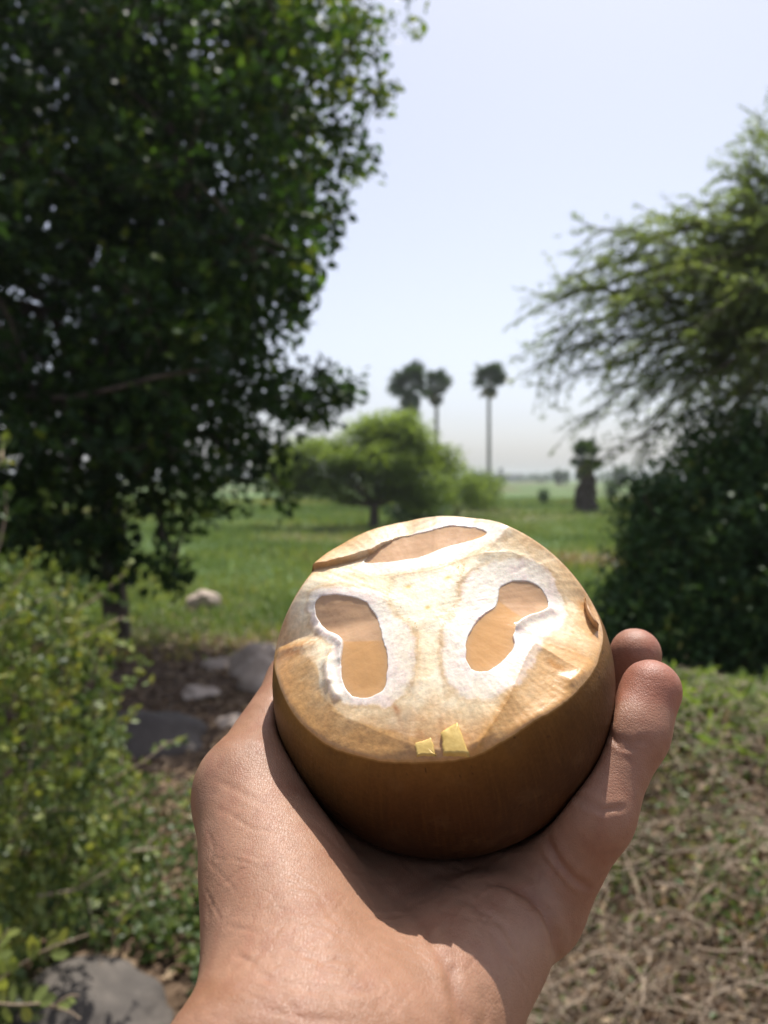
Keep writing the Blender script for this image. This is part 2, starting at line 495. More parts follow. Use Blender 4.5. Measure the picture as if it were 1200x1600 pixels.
for (px, py, d) in tips:
    tip = at(px, py, d)
    root = rtop + np.array([rng.normal() * .25, rng.normal() * .3, rng.random() * 1.4 - .35])
    L_ = np.linalg.norm(tip - root)
    n = 12
    t = np.linspace(0, 1, n)[:, None]
    mid = (root + tip) / 2 + np.array([0, 0, 0.16 * L_])
    q = (1 - t) ** 2 * root + 2 * t * (1 - t) * mid + t * t * tip
    q[1:-1] += rng.normal(size=(n - 2, 3)) * 0.02
    V, Q = tube_np(q, np.linspace(0.03, 0.004, n), 6)
    mesh_np('bough', V, Q, M['bark'], rt, True)
    # sprays along the bough
    ns = int(42 * L_ / 2.0)
    for s in range(ns):
        u = 0.22 + 0.78 * (s + rng.random()) / ns
        f = u * (n - 1); k = min(int(f), n - 2); p0 = q[k] + (q[k + 1] - q[k]) * (f - k)
        tg = unit(q[k + 1] - q[k])
        ln = (0.22 + 0.42 * rng.random()) * (1.15 - 0.55 * u)
        dr_ = unit(tg * 0.9 + rng.normal(size=3) * 0.55 + np.array([-0.15, 0, -0.10]))
        m_ = 9
        tt = np.linspace(0, 1, m_)[:, None]
        sp = p0 + dr_ * ln * tt + np.array([0, 0, -0.22 * ln]) * tt ** 2
        if s % 2 == 0: bb.tube(sp[::2], np.linspace(0.005, 0.002, 5), 3)
        # pinnate leaves: little strips either side
        sd = unit(np.cross(dr_, [0, 0, 1]))
        cnt = int(ln / 0.0085)
        uu = rng.random(cnt)
        pp = p0 + dr_ * ln * uu[:, None] + np.array([0, 0, -0.22 * ln]) * (uu ** 2)[:, None]
        sg = np.where(rng.random(cnt) < .5, -1, 1)[:, None]
        dd = unit(sd * sg * 0.8 + dr_ * 0.55 + rng.normal(size=(cnt, 3)) * 0.35 + np.array([0, 0, -0.15]))
        PL.append(pp); DL.append(dd); NL.append(unit(rng.normal(size=(cnt, 3)) * 0.5 + np.array([0, 0, 1])))
        TL.append(np.full(cnt, 0.5 + rng.normal() * .17) + rng.normal(size=cnt) * .12)
P = np.concatenate(PL); D = np.concatenate(DL); N = np.concatenate(NL); T = np.concatenate(TL).clip(0, 1)
L = 0.048 * (1 + .3 * rng.normal(size=len(P))).clip(.4, 1.6)
leaves('crown', P, D, N, L, L * 0.24, T, M['leaf_feather'], rt, 'diamond')
# denser inner crown
IB = [pb(1180, 470, 6.9, 120, 150, 0.8), pb(1120, 620, 6.9, 110, 90, 0.7), pb(1320, 480, 6.9, 200, 280, 1.3), pb(1250, 700, 6.9, 150, 120, 1)]
P, D, N, L, W, T, cc = clumps(IB, 480, 34, 0.13, 0.05, 0.26, up=0.3, hollow=0.0)
leaves('inner_crown', P, D, N, L, W, T, M['leaf_feather'], rt, 'diamond')
tw = bb.build('twigs', M['bark'], rt); tw['kind'] = 'stuff'

# ================================================================== dark bush below it
db = gnd(1150, 1045); db = np.array([2.75, 5.75, 0]); db[2] = gh(*db[:2])
dk = empty('dense_bush', db, 'dense dark green leafy bush standing in shade at the right edge under the feathery tree', 'bush')
DB = [pb(1120, 820, 6.0, 130, 130, .8), pb(1200, 900, 5.8, 190, 190, .9), pb(1060, 940, 5.7, 95, 100, .6), pb(1010, 960, 5.6, 60, 66, .4), pb(1180, 720, 6.2, 130, 90, .7),
      pb(1040, 840, 5.8, 60, 100, .45), pb(1010, 770, 5.9, 24, 30, .2), pb(1330, 850, 6, 160, 230, 1), pb(1120, 985, 5.6, 110, 62, .5), pb(975, 930, 5.6, 26, 40, .2), pb(1000, 870, 5.7, 26, 34, .2), pb(985, 800, 5.8, 16, 20, .15), pb(955, 985, 5.5, 18, 22, .15), pb(1060, 1035, 5.3, 40, 20, .25), pb(990,1000,5.5,30,30,.2)]
P, D, N, L, W, T, cc = clumps(DB, 2300, 26, 0.085, 0.055, 0.55, up=0.25, hollow=0.1)
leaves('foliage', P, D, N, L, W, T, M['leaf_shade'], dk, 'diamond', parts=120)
bs = Bag()
for bl in DB:
    for _ in range(2):
        bs.tube(curve_pts(db + rng.normal(size=3) * [.12, .1, 0], bl[0] + rng.normal(size=3) * .15, 0.05, 7, .03), np.linspace(.025, .006, 7), 5)
bs.build('stems', M['bark'], dk)

# ================================================================== pale green bush, lower left
lb = np.array([-1.35, 2.75, 0.0]); lb[2] = gh(*lb[:2])
lbush = empty('arching_bush', lb, 'pale green small leaved bush with arching twigs at the lower left edge', 'bush')
PL, DL, NL, LL, TL = [], [], [], [], []
sb = Bag()


def leafy_twig(q, n_leaf, L0, rad=0.004, twig=True, tl=0.55):
    q = np.asarray(q); m_ = len(q)
    if twig: sb.tube(q, np.linspace(rad, rad * 0.4, m_), 4, 0.6)
    u = np.sort(rng.random(n_leaf)) ** 0.8 * (m_ - 1.001)
    k = u.astype(int); f = (u - k)[:, None]
    p = q[k] * (1 - f) + q[k + 1] * f
    tg = unit(q[k + 1] - q[k])
    dd = unit(tg * 0.6 + rng.normal(size=(n_leaf, 3)) * 0.75 + np.array([0, 0, .15]))
    PL.append(p); DL.append(dd); NL.append(unit(rng.normal(size=(n_leaf, 3)) * .7 + np.array([0, -.15, 1])))
    LL.append(L0 * (1 + .25 * rng.normal(size=n_leaf)).clip(.5, 1.5))
    TL.append((tl + rng.normal() * .15 + rng.normal(size=n_leaf) * .17).clip(0, 1))


# twig tips spread over the region the bush covers
def inside_bush(px, py):
    lim = np.interp(py, [860, 900, 960, 1040, 1150, 1250, 1330, 1400, 1480, 1620], [70, 140, 175, 180, 200, 215, 250, 150, 75, 40])
    return px < lim


cnt = 0
while cnt < 900:
    px = rng.uniform(-420, 300); py = rng.uniform(865, 1640); d = rng.uniform(1.9, 3.1)
    if not inside_bush(px, py): continue
    tip = at(px, py, d)
    if tip[2] < 0.08: continue
    ln = rng.uniform(.18, .38)
    rootdir = unit(np.array([-0.35 + rng.normal() * .45, rng.normal() * .45, -0.75 + rng.normal() * .35]))
    p0 = tip + rootdir * ln
    p0[2] = max(p0[2], 0.03)
    mid = (p0 + tip) / 2 + np.array([0, 0, .05]) + rng.normal(size=3) * .015
    t = np.linspace(0, 1, 7)[:, None]
    q = (1 - t) ** 2 * p0 + 2 * t * (1 - t) * mid + t * t * tip
    leafy_twig(q, int(ln / 0.0068), 0.0275, 0.0022, cnt % 3 == 0, .62)
    cnt += 1
# singled-out sprigs that stand clear of the bush on its right side and at the left edge
for pts, d0, n in [([(130, 1240), (180, 1215), (225, 1190), (262, 1160), (288, 1158)], 2.1, 34), ([(120, 1180), (165, 1160), (200, 1130), (212, 1098)], 2.1, 26),
                   ([(170, 1260), (220, 1240), (240, 1210), (262, 1215)], 2.15, 22), ([(200, 1330), (250, 1325), (290, 1300), (318, 1295)], 2.0, 30),
                   ([(230, 1320), (262, 1290), (285, 1262), (300, 1240), (312, 1245)], 1.95, 24), ([(110, 960), (150, 935), (190, 900), (205, 880)], 2.3, 22),
                   ([(100, 1010), (150, 985), (190, 965), (225, 968)], 2.3, 24), ([(-20, 900), (0, 850), (10, 800), (8, 760)], 1.9, 26), ([(-30, 760), (-8, 735), (4, 715), (3, 680)], 1.9, 18),
                   ([(-10, 960), (20, 920), (45, 885), (52, 862)], 2.1, 26), ([(60, 1400), (120, 1390), (170, 1360), (200, 1330)], 1.9, 26), ([(180, 1440), (220, 1400), (260, 1380), (300, 1370)], 2.0, 24)]:
    q = np.array([at(a, b, d0 + rng.normal() * .03) for a, b in pts])
    leafy_twig(q, n, 0.024, 0.0032, True, .65)
for _ in range(16):
    a = lb + rng.normal(size=3) * [.12, .12, 0]; a[2] = 0
    e = at(rng.uniform(-250, 170), rng.uniform(950, 1400), rng.uniform(2.2, 2.9))
    sb.tube(curve_pts(a, e, .08, 8, .02), np.linspace(.009, .003, 8), 5, .2)
P = np.concatenate(PL); D = np.concatenate(DL); N = np.concatenate(NL); L = np.concatenate(LL); T = np.concatenate(TL)
leaves('foliage', P, D, N, L, L * .52, T, M['leaf_bush'], lbush, 'oval', parts=290)
s_ = sb.build('stems', M['twig'], lbush); s_['kind'] = 'stuff'

# the sharper sprig at the very bottom left corner, nearer to the eye
sr = at(-90, 1640, 0.95); sr0 = np.array([sr[0] - .1, sr[1] + .1, 0.0]); sr0[2] = gh(*sr0[:2])
sprig = empty('leafy_sprig', sr0, 'bright green leafy sprig with pale twig tips, nearest plant in the bottom left corner', 'plant')
PL, DL, NL, LL, TL = [], [], [], [], []
sb = Bag()
base = at(-90, 1640, .98)
sb.tube(curve_pts(sr0, base, 0.02, 8, .01), np.linspace(.007, .004, 8), 6, .5)


def sprig_twig(pts, d, lv):
    q = np.array([at(a, b, d) for a, b in pts])
    sb.tube(q, np.linspace(.0018, .0011, len(q)), 6, .4)
    for (a, b, ang, ln) in lv:
        p = at(a, b, d); r_ = R(ang)
        PL.append(p[None]); DL.append(np.array([[math.cos(r_), rng.normal() * .3, math.sin(r_)]]))
        NL.append(np.array([[rng.normal() * .3, -0.8, .6 + rng.normal() * .3]])); LL.append(np.array([ln / 1200 * d])); TL.append(np.array([.75 + rng.random() * .2]))


sprig_twig([(-90, 1640), (-40, 1570), (0, 1530), (25, 1512), (60, 1490), (85, 1478), (110, 1470), (138, 1460)], .98,
           [(30, 1512, 120, 34), (45, 1500, 60, 40), (55, 1495, 95, 38), (25, 1515, 160, 26), (70, 1485, 30, 34), (78, 1492, -10, 30), (95, 1474, 70, 26), (20, 1518, 80, 30), (60, 1492, 130, 30), (8, 1525, 110, 30)])
sprig_twig([(-90, 1640), (-40, 1580), (-6, 1568), (30, 1570), (60, 1568), (90, 1575), (112, 1582), (125, 1592)], .94,
           [(50, 1568, 45, 32), (60, 1568, 25, 36), (40, 1570, 80, 28), (35, 1572, -70, 30), (10, 1566, 130, 30), (0, 1560, 80, 34), (-5, 1550, 50, 32), (5, 1570, -60, 30), (85, 1574, -5, 26), (20, 1568, 100, 26)])
sprig_twig([(60, 1568), (85, 1572), (100, 1560), (112, 1555), (123, 1556)], .94, [(100, 1560, -20, 20)])
sprig_twig([(-60, 1600), (-30, 1540), (-12, 1500), (0, 1470), (14, 1450)], 1.0, [(-5, 1480, 40, 30), (-10, 1500, 20, 34), (0, 1470, 90, 28), (8, 1460, 10, 24), (-12, 1505, 70, 30)])
P = np.concatenate(PL); D = np.concatenate(DL); N = np.concatenate(NL); L = np.concatenate(LL); T = np.concatenate(TL)
Dn = unit(D)
for j in range(len(P)):
    V, F = leaf_batch(P[j:j + 1], D[j:j + 1], N[j:j + 1], L[j:j + 1], L[j:j + 1] * .55, 'oval')
    mesh_np('leaf', V, F, M['leaf_bush'], sprig, True, {'tint': ('FLOAT', np.full(7, T[j]))})
sb.build('stem', M['twig'], sprig)


# ================================================================== rocks
def rock(name, c, r, seed, mat, label, cat='rock', flat=1.0, angular=0.0, rot=0.0, group=None):
    import bmesh
    bm = bmesh.new()
    bmesh.ops.create_icosphere(bm, subdivisions=4, radius=1)
    for v in bm.verts:
        p = v.co.copy()
        n_ = mnoise.noise(p * 1.1 + Vector((seed, 0, 0))) * 0.35 + mnoise.noise(p * 2.7 + Vector((0, seed, 0))) * 0.12 + mnoise.noise(p * 7 + Vector((0, seed, 0))) * 0.03
        if angular:
            for k in range(5):
                a = Vector((math.sin(seed + k * 2.1), math.cos(seed * 1.7 + k * 1.3), math.sin(seed * .6 + k * 2.9))).normalized()
                dd = p.normalized().dot(a)
                if dd > 0.72: n_ -= (dd - 0.72) * angular
        v.co = p * (1 + n_)
    Rm = Matrix.Rotation(rot, 3, 'Z')
    for v in bm.verts: v.co = Rm @ Vector((v.co.x * r[0], v.co.y * r[1], v.co.z * r[2] * flat))
    me = bpy.data.meshes.new(name); bm.to_mesh(me); bm.free()
    me.polygons.foreach_set('use_smooth', np.ones(len(me.polygons), bool))
    me.materials.append(mat)
    o = bpy.data.objects.new(name, me); COL.objects.link(o)
    o.location = Vector([float(a) for a in c])
    return tag(o, label, cat, group)


def on_ground(px, py, dz):
    p = gnd(px, py); p[2] = gh(p[0], p[1]) + dz
    return p


rock('boulder', on_ground(110, 1625, .0), (.31, .25, .17), 3.3, M['stone'], 'big pale grey boulder behind the bright sprig in the bottom left corner', rot=.3)
rock('boulder', on_ground(215, 1150, -.06), (.42, .32, .20), 8.1, M['stone_shaded'], 'wide grey boulder coloured dark for the shade left of the wrist', rot=-.2)
rock('stone', on_ground(402, 1050, .05), (.25, .19, .18), 1.2, M['stone_sunlit'], 'angular grey stone with a dark side, upper one touching the edge of the fruit', angular=1.2, rot=.4)
rock('stone', on_ground(410, 1075, .03), (.20, .18, .17), 5.6, M['stone_sunlit'], 'rounded light grey stone just above the thumb', angular=.4)
rock('stone', on_ground(343, 1042, 0), (.15, .13, .08), 6.9, M['stone_sunlit'], 'low grey stone half sunk in the dirt, left of the angular stone')
rock('stone', on_ground(310, 1090, .03), (.14, .11, .05), 2.4, M['stone_sunlit'], 'flat pale stone slab lying on the leaf litter above the dark boulder', angular=.8)
rock('stone', on_ground(318, 948, .07), (.18, .15, .13), 4.4, M['stone_sunlit'], 'small pinkish stone alone in the grass beside the dark tree trunk')
rock('stone', on_ground(365, 1130, 0), (.11, .1, .05), 7.4, M['stone_sunlit'], 'small flat stone on bare dirt next to the thumb knuckle')
rock('stone', on_ground(270, 1125, .0), (.10, .08, .04), 9.4, M['stone_sunlit'], 'little brownish stone at the tip of the dark boulder', angular=.8)


# ================================================================== middle-distance acacia
ab = gnd(583, 826); ab[2] = gh(ab[0], ab[1])
d_ac = ab[1]
ac = empty('umbrella_acacia', ab, 'umbrella shaped green acacia tree with a dark trunk standing in the field behind the fruit', 'tree')


def lay(px, py, rpx, rpy, dy=0, rd=None):
    return pb(px, py, d_ac + dy, rpx, rpy, rd if rd else rpx / 1200 * d_ac * .9)


AB = [lay(600, 688, 84, 26), lay(625, 676, 62, 16, -.3), lay(655, 702, 50, 24, .2), lay(530, 712, 52, 26, -.4), lay(490, 738, 45, 28, 0), lay(560, 735, 70, 26, .5), lay(640, 738, 62, 26, -.5),
      lay(695, 718, 30, 20, 0), lay(450, 728, 38, 26, .2), lay(445, 752, 30, 20, -.2), lay(465, 722, 34, 20, .3), lay(500, 700, 44, 20, .2), lay(525, 765, 50, 22, -.2), lay(610, 768, 60, 20, .3), lay(665, 775, 44, 24, 0), lay(460, 760, 22, 20, 0), lay(575, 672, 50, 12, 0), lay(590, 715, 60, 22, -1)]
P, D, N, L, W, T, cc = clumps(AB + [(b[0] + rng.normal(size=3) * [.35, .3, .16], (b[1][0] * .6, b[1][1] * .6, b[1][2] * .8)) for b in AB], 2000, 30, 0.17, 0.12, 0.36, up=.5, hollow=.1, squash=.45)
leaves('crown', P, D, N, L, W, T, M['leaf_acacia'], ac, 'diamond')
fk = ab + np.array([.05, 0, .75])
V, Q = tube_np(curve_pts(ab, fk, 0, 5, .02), np.linspace(.17, .13, 5), 10)
mesh_np('trunk', V, Q, M['bark'], ac, True)
for bl in AB[:13]:
    V, Q = tube_np(curve_pts(fk - [0, 0, .06], bl[0], -.06, 7, .02), np.linspace(.075, .02, 7), 6)
    mesh_np('limb', V, Q, M['bark'], ac, True)


def shrub(name, px, py, w_, h_, label, mat, n=260, per=26, leaf=.1, group=None, spread=.16, cat='bush', d=None, z0=None):
    b0 = gnd(px, py)
    b0[2] = gh(b0[0], b0[1])
    d_ = b0[1]
    e = empty(name, b0, label, cat, group)
    W_ = w_ / 1200 * d_; H_ = h_ / 1200 * d_
    bl = [(b0 + np.array([rng.normal() * W_ * .18, rng.normal() * W_ * .18, H_ * (.35 + .3 * rng.random())]), (W_ * .32, W_ * .32, H_ * .36)) for _ in range(6)]
    P, D, N, L, W, T, c2 = clumps(bl, n, per, spread, leaf, .5, hollow=.1)
    ok = P[:, 2] > b0[2]
    leaves('foliage', P[ok], D[ok], N[ok], L[ok], W[ok], T[ok], mat, e, 'diamond')
    bg_ = Bag()
    for b_2 in bl: bg_.tube(curve_pts(b0, b_2[0], .03, 5, .03), np.linspace(.03, .01, 5) * max(1, d_ / 30), 5)
    bg_.build('stems', M['bark'], e)
    return e


shrub('shrub', 712, 812, 125, 92, 'loose green shrub growing at the right foot of the umbrella acacia', M['leaf_acacia'], 300)
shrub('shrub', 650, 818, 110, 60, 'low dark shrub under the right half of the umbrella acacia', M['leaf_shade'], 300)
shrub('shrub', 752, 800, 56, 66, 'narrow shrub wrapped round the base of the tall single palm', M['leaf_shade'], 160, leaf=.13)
shrub('shrub', 535, 690, 20, 30, 'x', M['leaf_acacia'], 2) if False else None


# ================================================================== palms
def fan_mesh():
    """one palmyra leaf: petiole along +x then a round fan of stiff segments"""
    V, F = [], []
    V += [(0, .02, 0), (0, -.02, 0), (.55, -.012, .0), (.55, .012, .0)]; F.append((0, 1, 2, 3))
    k = 17
    for j in range(k):
        a = R(-125 + 250 * j / (k - 1)); ln = .62 * (1 - .12 * abs(j - k / 2) / (k / 2))
        ux, uy = math.cos(a), math.sin(a); sx, sy = -uy, ux
        z = -.10 * (a / 2.2) ** 2
        i0 = len(V)
        w_ = .052
        V += [(.55, 0, 0), (.55 + ux * ln * .62 + sx * w_, uy * ln * .62 + sy * w_, z + .02), (.55 + ux * ln, uy * ln, z * 1.6 - .06), (.55 + ux * ln * .62 - sx * w_, uy * ln * .62 - sy * w_, z + .02)]
        F.append((i0, i0 + 3, i0 + 2, i0 + 1))
    return np.array(V), np.array(F)


FV, FF = fan_mesh()
FAN = [mesh_np('frond', FV, FF, M['leaf_palm'], None, False, {'tint': ('FLOAT', np.full(len(FV), t))}, link=False) for t in (.15, .4, .65, .97)]


def palm(px, base_py, crown_py, d, crown_px, label, rtr=.17, n=34, dead=8, lean=0.0, trunk_mat='bark_grey'):
    top_ = at(px, crown_py, d); base_ = at(px + lean, base_py, d); base_[2] = gh(base_[0], base_[1]) - .05
    e = empty('palm_tree', base_, label, 'palm tree', 'palms in the field')
    m_ = 12
    q = curve_pts(base_, top_, 0, m_, .0)
    r_ = np.interp(np.linspace(0, 1, m_), [0, .1, 1], [rtr * 1.5, rtr, rtr * .8])
    V, Q = tube_np(q, r_, 12)
    mesh_np('trunk', V, Q, M[trunk_mat], e, True)
    s = crown_px / 1200 * d / 2 / 1.12
    for k in range(n + dead):
        de = k >= n
        el = rng.uniform(-75, -50) if de else math.degrees(math.asin(rng.uniform(-.55, .98)))
        az = k * 137.5 + rng.uniform(-15, 15)
        o = bpy.data.objects.new('frond', FAN[3] if de and rng.random() < .6 else FAN[int(rng.integers(0, 3))])
        COL.objects.link(o)
        o.parent = e
        o.location = Vector(top_ - base_) + Vector((0, 0, -.25 * s if de else 0))
        o.rotation_euler = (R(rng.uniform(-35, 35)), -R(el), R(az))
        sc = s * rng.uniform(.55, 1.12) * (.8 if de else 1)
        o.scale = (sc, sc, sc)
    return e


palm(764, 790, 592, 68, 66, 'tall lone palm with a thin straight pale trunk rising right of the acacia', .18, 40, 14)
palm(682, 792, 606, 66, 64, 'palm with a shorter crown, right one of the pair behind the acacia', .19, 38, 12)
palm(643, 792, 600, 64, 80, 'fuller palm, left one of the pair behind the acacia', .2, 42, 12)
for k in range(2):
    pass
e = palm(640, 792, 642, 66, 58, 'low palm crown hanging just under the left palm of the pair', .18, 24, 14)
# short palm with a skirt of dead leaves
sp_ = palm(915, 803, 716, 34, 74, 'short palm wrapped in a dark skirt of old leaf bases standing alone in the field', .3, 26, 18, 0, 'bark')
o0 = Vector(sp_.location)
d_ = 34
bgk = Bag()
for k in range(90):
    a = rng.uniform(0, 6.28); z0 = rng.uniform(.25, 1.9); r0 = .30 + .12 * (1.9 - z0) / 1.9
    p0 = np.array(o0) + np.array([math.cos(a) * r0 * .75, math.sin(a) * r0 * .75, z0])
    p1 = np.array(o0) + np.array([math.cos(a) * (r0 + .16), math.sin(a) * (r0 + .16), z0 - rng.uniform(.25, .55)])
    p1[2] = max(p1[2], o0.z + .02)
    bgk.tube([p0, (p0 + p1) / 2 + [0, 0, .04], p1], [.06, .07, .02], 4, .2)
bgk.build('leaf_bases', M['bark'], sp_)
palm(783, 757, 735, 300, 11, 'tiny far palm on the horizon beside the low building', .4, 26, 8)

# ================================================================== horizon: trees, building
far = [(877, 765, 34, 18, 190, 'small round tree on the horizon between the lone palm and the short palm'), (965, 768, 44, 24, 150, 'hazy tree on the horizon just right of the short palm'),
       (845, 760, 40, 12, 280, 'low tree line bump on the horizon left of the round tree'), (925, 763, 60, 12, 260, 'low tree line bump on the horizon behind the short palm'),
       (1030, 762, 90, 18, 240, 'far trees on the horizon partly behind the dark bush'), (740, 760, 50, 10, 320, 'far trees on the horizon left of the low building'),
       (450, 760, 160, 26, 170, 'far trees on the horizon behind the left side of the acacia'), (640, 764, 200, 22, 170, 'far trees on the horizon behind the acacia crown'), (300, 762, 160, 20, 200, 'far trees on the horizon seen under the dark tree'), (830, 758, 70, 9, 400, 'thin far tree line on the horizon right of the low building'),
       (900, 758, 90, 8, 420, 'very thin pale tree line on the horizon above the brown field patch')]
for (px, py, w_, h_, d, lab) in far:
    c = at(px, 752, d); c[2] = 0
    W_ = w_ / 1200 * d; H_ = 1.5 * h_ / 1200 * d
    e = empty('distant_tree', c, lab, 'tree', 'trees on the horizon')
    bl = [(c + np.array([rng.uniform(-.36, .36) * W_, rng.normal() * W_ * .1, H_ * rng.uniform(.35, .62)]), (W_ * .2, W_ * .2, H_ * .36)) for _ in range(7)]
    P, D, N, L, W, T, c2 = clumps(bl, 160, 16, H_ * .06, H_ * .07, .6, hollow=.1)
    leaves('crown', P, D, N, L, W, T, M['leaf_shade'], e, 'diamond')
    bg_ = Bag()
    for b_2 in bl[:4]: bg_.tube(curve_pts(np.array([b_2[0][0] * .5 + c[0] * .5, c[1], 0]), b_2[0], .02, 4, .02), np.linspace(.3, .1, 4) * H_ / 4, 5)
    bg_.build('trunk', M['bark'], e)
for (px, py, hh, d, lab) in [(852, 790, 30, 60, 'small thin sapling in the field left of the short palm'), (957, 795, 48, 42, 'thin dark shrub in the field right of the short palm')]:
    shrub('sapling', px, py, hh * .55, hh, lab, M['leaf_shade'], 60, 20, .1, None, .1, 'shrub')
    

def box(bag, c, s):
    x, y, z = [a / 2 for a in s]
    V = np.array([[sx * x, sy * y, sz * z] for sx in (-1, 1) for sy in (-1, 1) for sz in (-1, 1)]) + np.array(c)
    Q = np.array([[0, 1, 3, 2], [4, 6, 7, 5], [0, 4, 5, 1], [2, 3, 7, 6], [0, 2, 6, 4], [1, 5, 7, 3]])
    bag.add(V, Q)


bc = at(797, 752, 420); bc[2] = 0
bd = empty('distant_building', bc, 'long low pale grey building on the horizon right of the tall lone palm', 'building')
b1 = Bag(); box(b1, bc + [0, 0, 2.0], (14, 8, 4.2)); box(b1, bc + [-9, 0, 1.6], (6, 8, 3.2)); b1.build('wall', M['concrete'], bd, False)
b2 = Bag(); box(b2, bc + [0, 0, 4.25], (14.8, 8.8, .3)); b2.build('roof', M['stone'], bd, False)
for k in range(5):
    b3 = Bag(); box(b3, bc + [-5 + k * 2.5, -4.03, 2.2], (1.2, .1, 1.4)); b3.build('window', M['window'], bd, False)


# ================================================================== grass and ground cover
def scatter(n, x0, x1, y0, y1, dens=None, pw=1.0):
    y = y0 + (y1 - y0) * rng.random(n) ** pw
    x = rng.uniform(x0, x1, n)
    if dens is not None:
        k = rng.random(n) < dens(x, y); x, y = x[k], y[k]
    return np.stack([x, y, gh(x, y)], -1)


def frustum_scatter(n, y0, y1, pad=1.25, dens=None, pw=1.5):
    y = y0 + (y1 - y0) * rng.random(n) ** pw
    x = rng.uniform(-1, 1, n) * y * .52 * pad
    if dens is not None:
        k = rng.random(n) < dens(x, y); x, y = x[k], y[k]
    return np.stack([x, y, gh(x, y)], -1)


P = frustum_scatter(190000, 6.5, 60, dens=lambda x, y: 1 - .93 * dirtmask(x, y))
n = len(P)
hgt = (0.05 + .13 * nz(P[:, 0], P[:, 1], .5, 21)) * (.6 + .8 * rng.random(n)) * np.interp(P[:, 1], [6.5, 12, 34], [.8, 1, 1.6])
D = unit(rng.normal(size=(n, 3)) * .5 + np.array([0, 0, 1])); N = rdir(n)
T = (.02 + .55 * nz(P[:, 0], P[:, 1], .35, 31) + .50 * nz(P[:, 0] * .4, P[:, 1], .5, 33) + rng.normal(size=n) * .13 + .35 * dirtmask(P[:, 0], P[:, 1])).clip(0, 1)
o = leaves('field_grass', P, D, N, hgt, hgt * .28 + .006, T, M['grass'], None, 'blade')
tag(o, 'green grass and weeds covering the open field', 'grass')

# weedy undergrowth near the path, lower left
P1 = scatter(20000, -2.4, -.1, 1.9, 3.7, lambda x, y: .3 + .7 * sstep(.3, .55, nz(x, y, 1.9, 14)))
n = len(P1); P1 = P1 + np.stack([np.zeros(n), np.zeros(n), rng.random(n) * .11], -1); P1[:, 2] -= 2 * (np.hypot(P1[:, 0] + .87, P1[:, 1] - 2.1) < .33)
L = .035 * (1 + .3 * rng.normal(size=n)).clip(.5, 1.6)
D = unit(rng.normal(size=(n, 3)) + np.array([0, 0, .3])); N = unit(rng.normal(size=(n, 3)) * .6 + np.array([0, 0, 1]))
o = leaves('undergrowth', P1, D, N, L, L * .5, (.3 + rng.normal(size=n) * .2).clip(0, 1), M['leaf_bush'], None, 'oval')
tag(o, 'low green undergrowth between the left bush and the wrist', 'undergrowth')

# leaf litter on the bare dirt
P1 = scatter(16000, -3.6, .8, 2.2, 9.0, lambda x, y: .35 + .65 * dirtmask(x, y))
n = len(P1); P1[:, 2] += rng.random(n) * .015
L = .045 * (1 + .35 * rng.normal(size=n)).clip(.4, 1.8)
D = unit(rng.normal(size=(n, 3)) * [1, 1, .25]); N = unit(rng.normal(size=(n, 3)) * .45 + np.array([0, 0, 1]))
o = leaves('leaf_litter', P1, D, N, L, L * .5, rng.random(n), M['dead_leaf'], None, 'oval')
tag(o, 'tan fallen leaves scattered over the bare dirt left of the hand', 'leaf litter')


# brush bank, lower right
def bank(n, y0=.9, y1=4.7, f=None):
    y = y0 + (y1 - y0) * rng.random(n); x = rng.uniform(.12, 1.05, n) * y * .62 + .05
    if f is not None:
        k = rng.random(n) < f(x, y); x, y = x[k], y[k]
    return np.stack([x, y, gh(x, y)], -1)


P1 = bank(28000, f=lambda x, y: np.interp(y, [1, 3.0, 3.7], [1, 1, .3])); n = len(P1); P1[:, 2] += rng.random(n) ** 1.3 * .11
L = .022 * (1 + .35 * rng.normal(size=n)).clip(.4, 1.8)
D = unit(rng.normal(size=(n, 3))); N = unit(rng.normal(size=(n, 3)) * .8 + np.array([0, 0, 1]))
o = leaves('dry_leaves', P1, D, N, L, L * .5, rng.random(n), M['dead_leaf'], None, 'oval')
tag(o, 'tan dry leaves caught in the tangled brush at lower right', 'dry leaves')
P1 = bank(26000, f=lambda x, y: np.clip(sstep(.45, .62, nz(x, y, 3.1, 44)) * .75 + .25, 0, 1)); n = len(P1); P1[:, 2] += rng.random(n) * .13
L = .021 * (1 + .3 * rng.normal(size=n)).clip(.4, 1.8)
D = unit(rng.normal(size=(n, 3)) + [0, 0, .3]); N = unit(rng.normal(size=(n, 3)) * .7 + np.array([0, 0, 1]))
o = leaves('brush_leaves', P1, D, N, L, L * .5, (.5 + rng.normal(size=n) * .22).clip(0, 1), M['leaf_bush'], None, 'oval')
tag(o, 'small green leaves growing through the tangled brush at lower right', 'ground cover')
P1 = bank(21000, 2.35, 5.3, lambda x, y: sstep(2.35, 3.3, y + .5 * (nz(x, y, 2.1, 77) - .5))); n = len(P1); P1[:, 2] += rng.random(n) * .14 + .02
L = .075 * (1 + .3 * rng.normal(size=n)).clip(.4, 1.8)
D = unit(rng.normal(size=(n, 3)) * [1, .6, .35] + [-.2, 0, .15]); N = unit(rng.normal(size=(n, 3)) * .6 + np.array([0, 0, 1]))
o = leaves('creeper_mat', P1, D, N, L, L * .22, (.35 + rng.normal(size=n) * .2).clip(0, 1), M['leaf_acacia'], None, 'oval')
tag(o, 'green creeping plants forming a mat along the top of the brush under the dark bush', 'creepers')

tg_ = Bag()


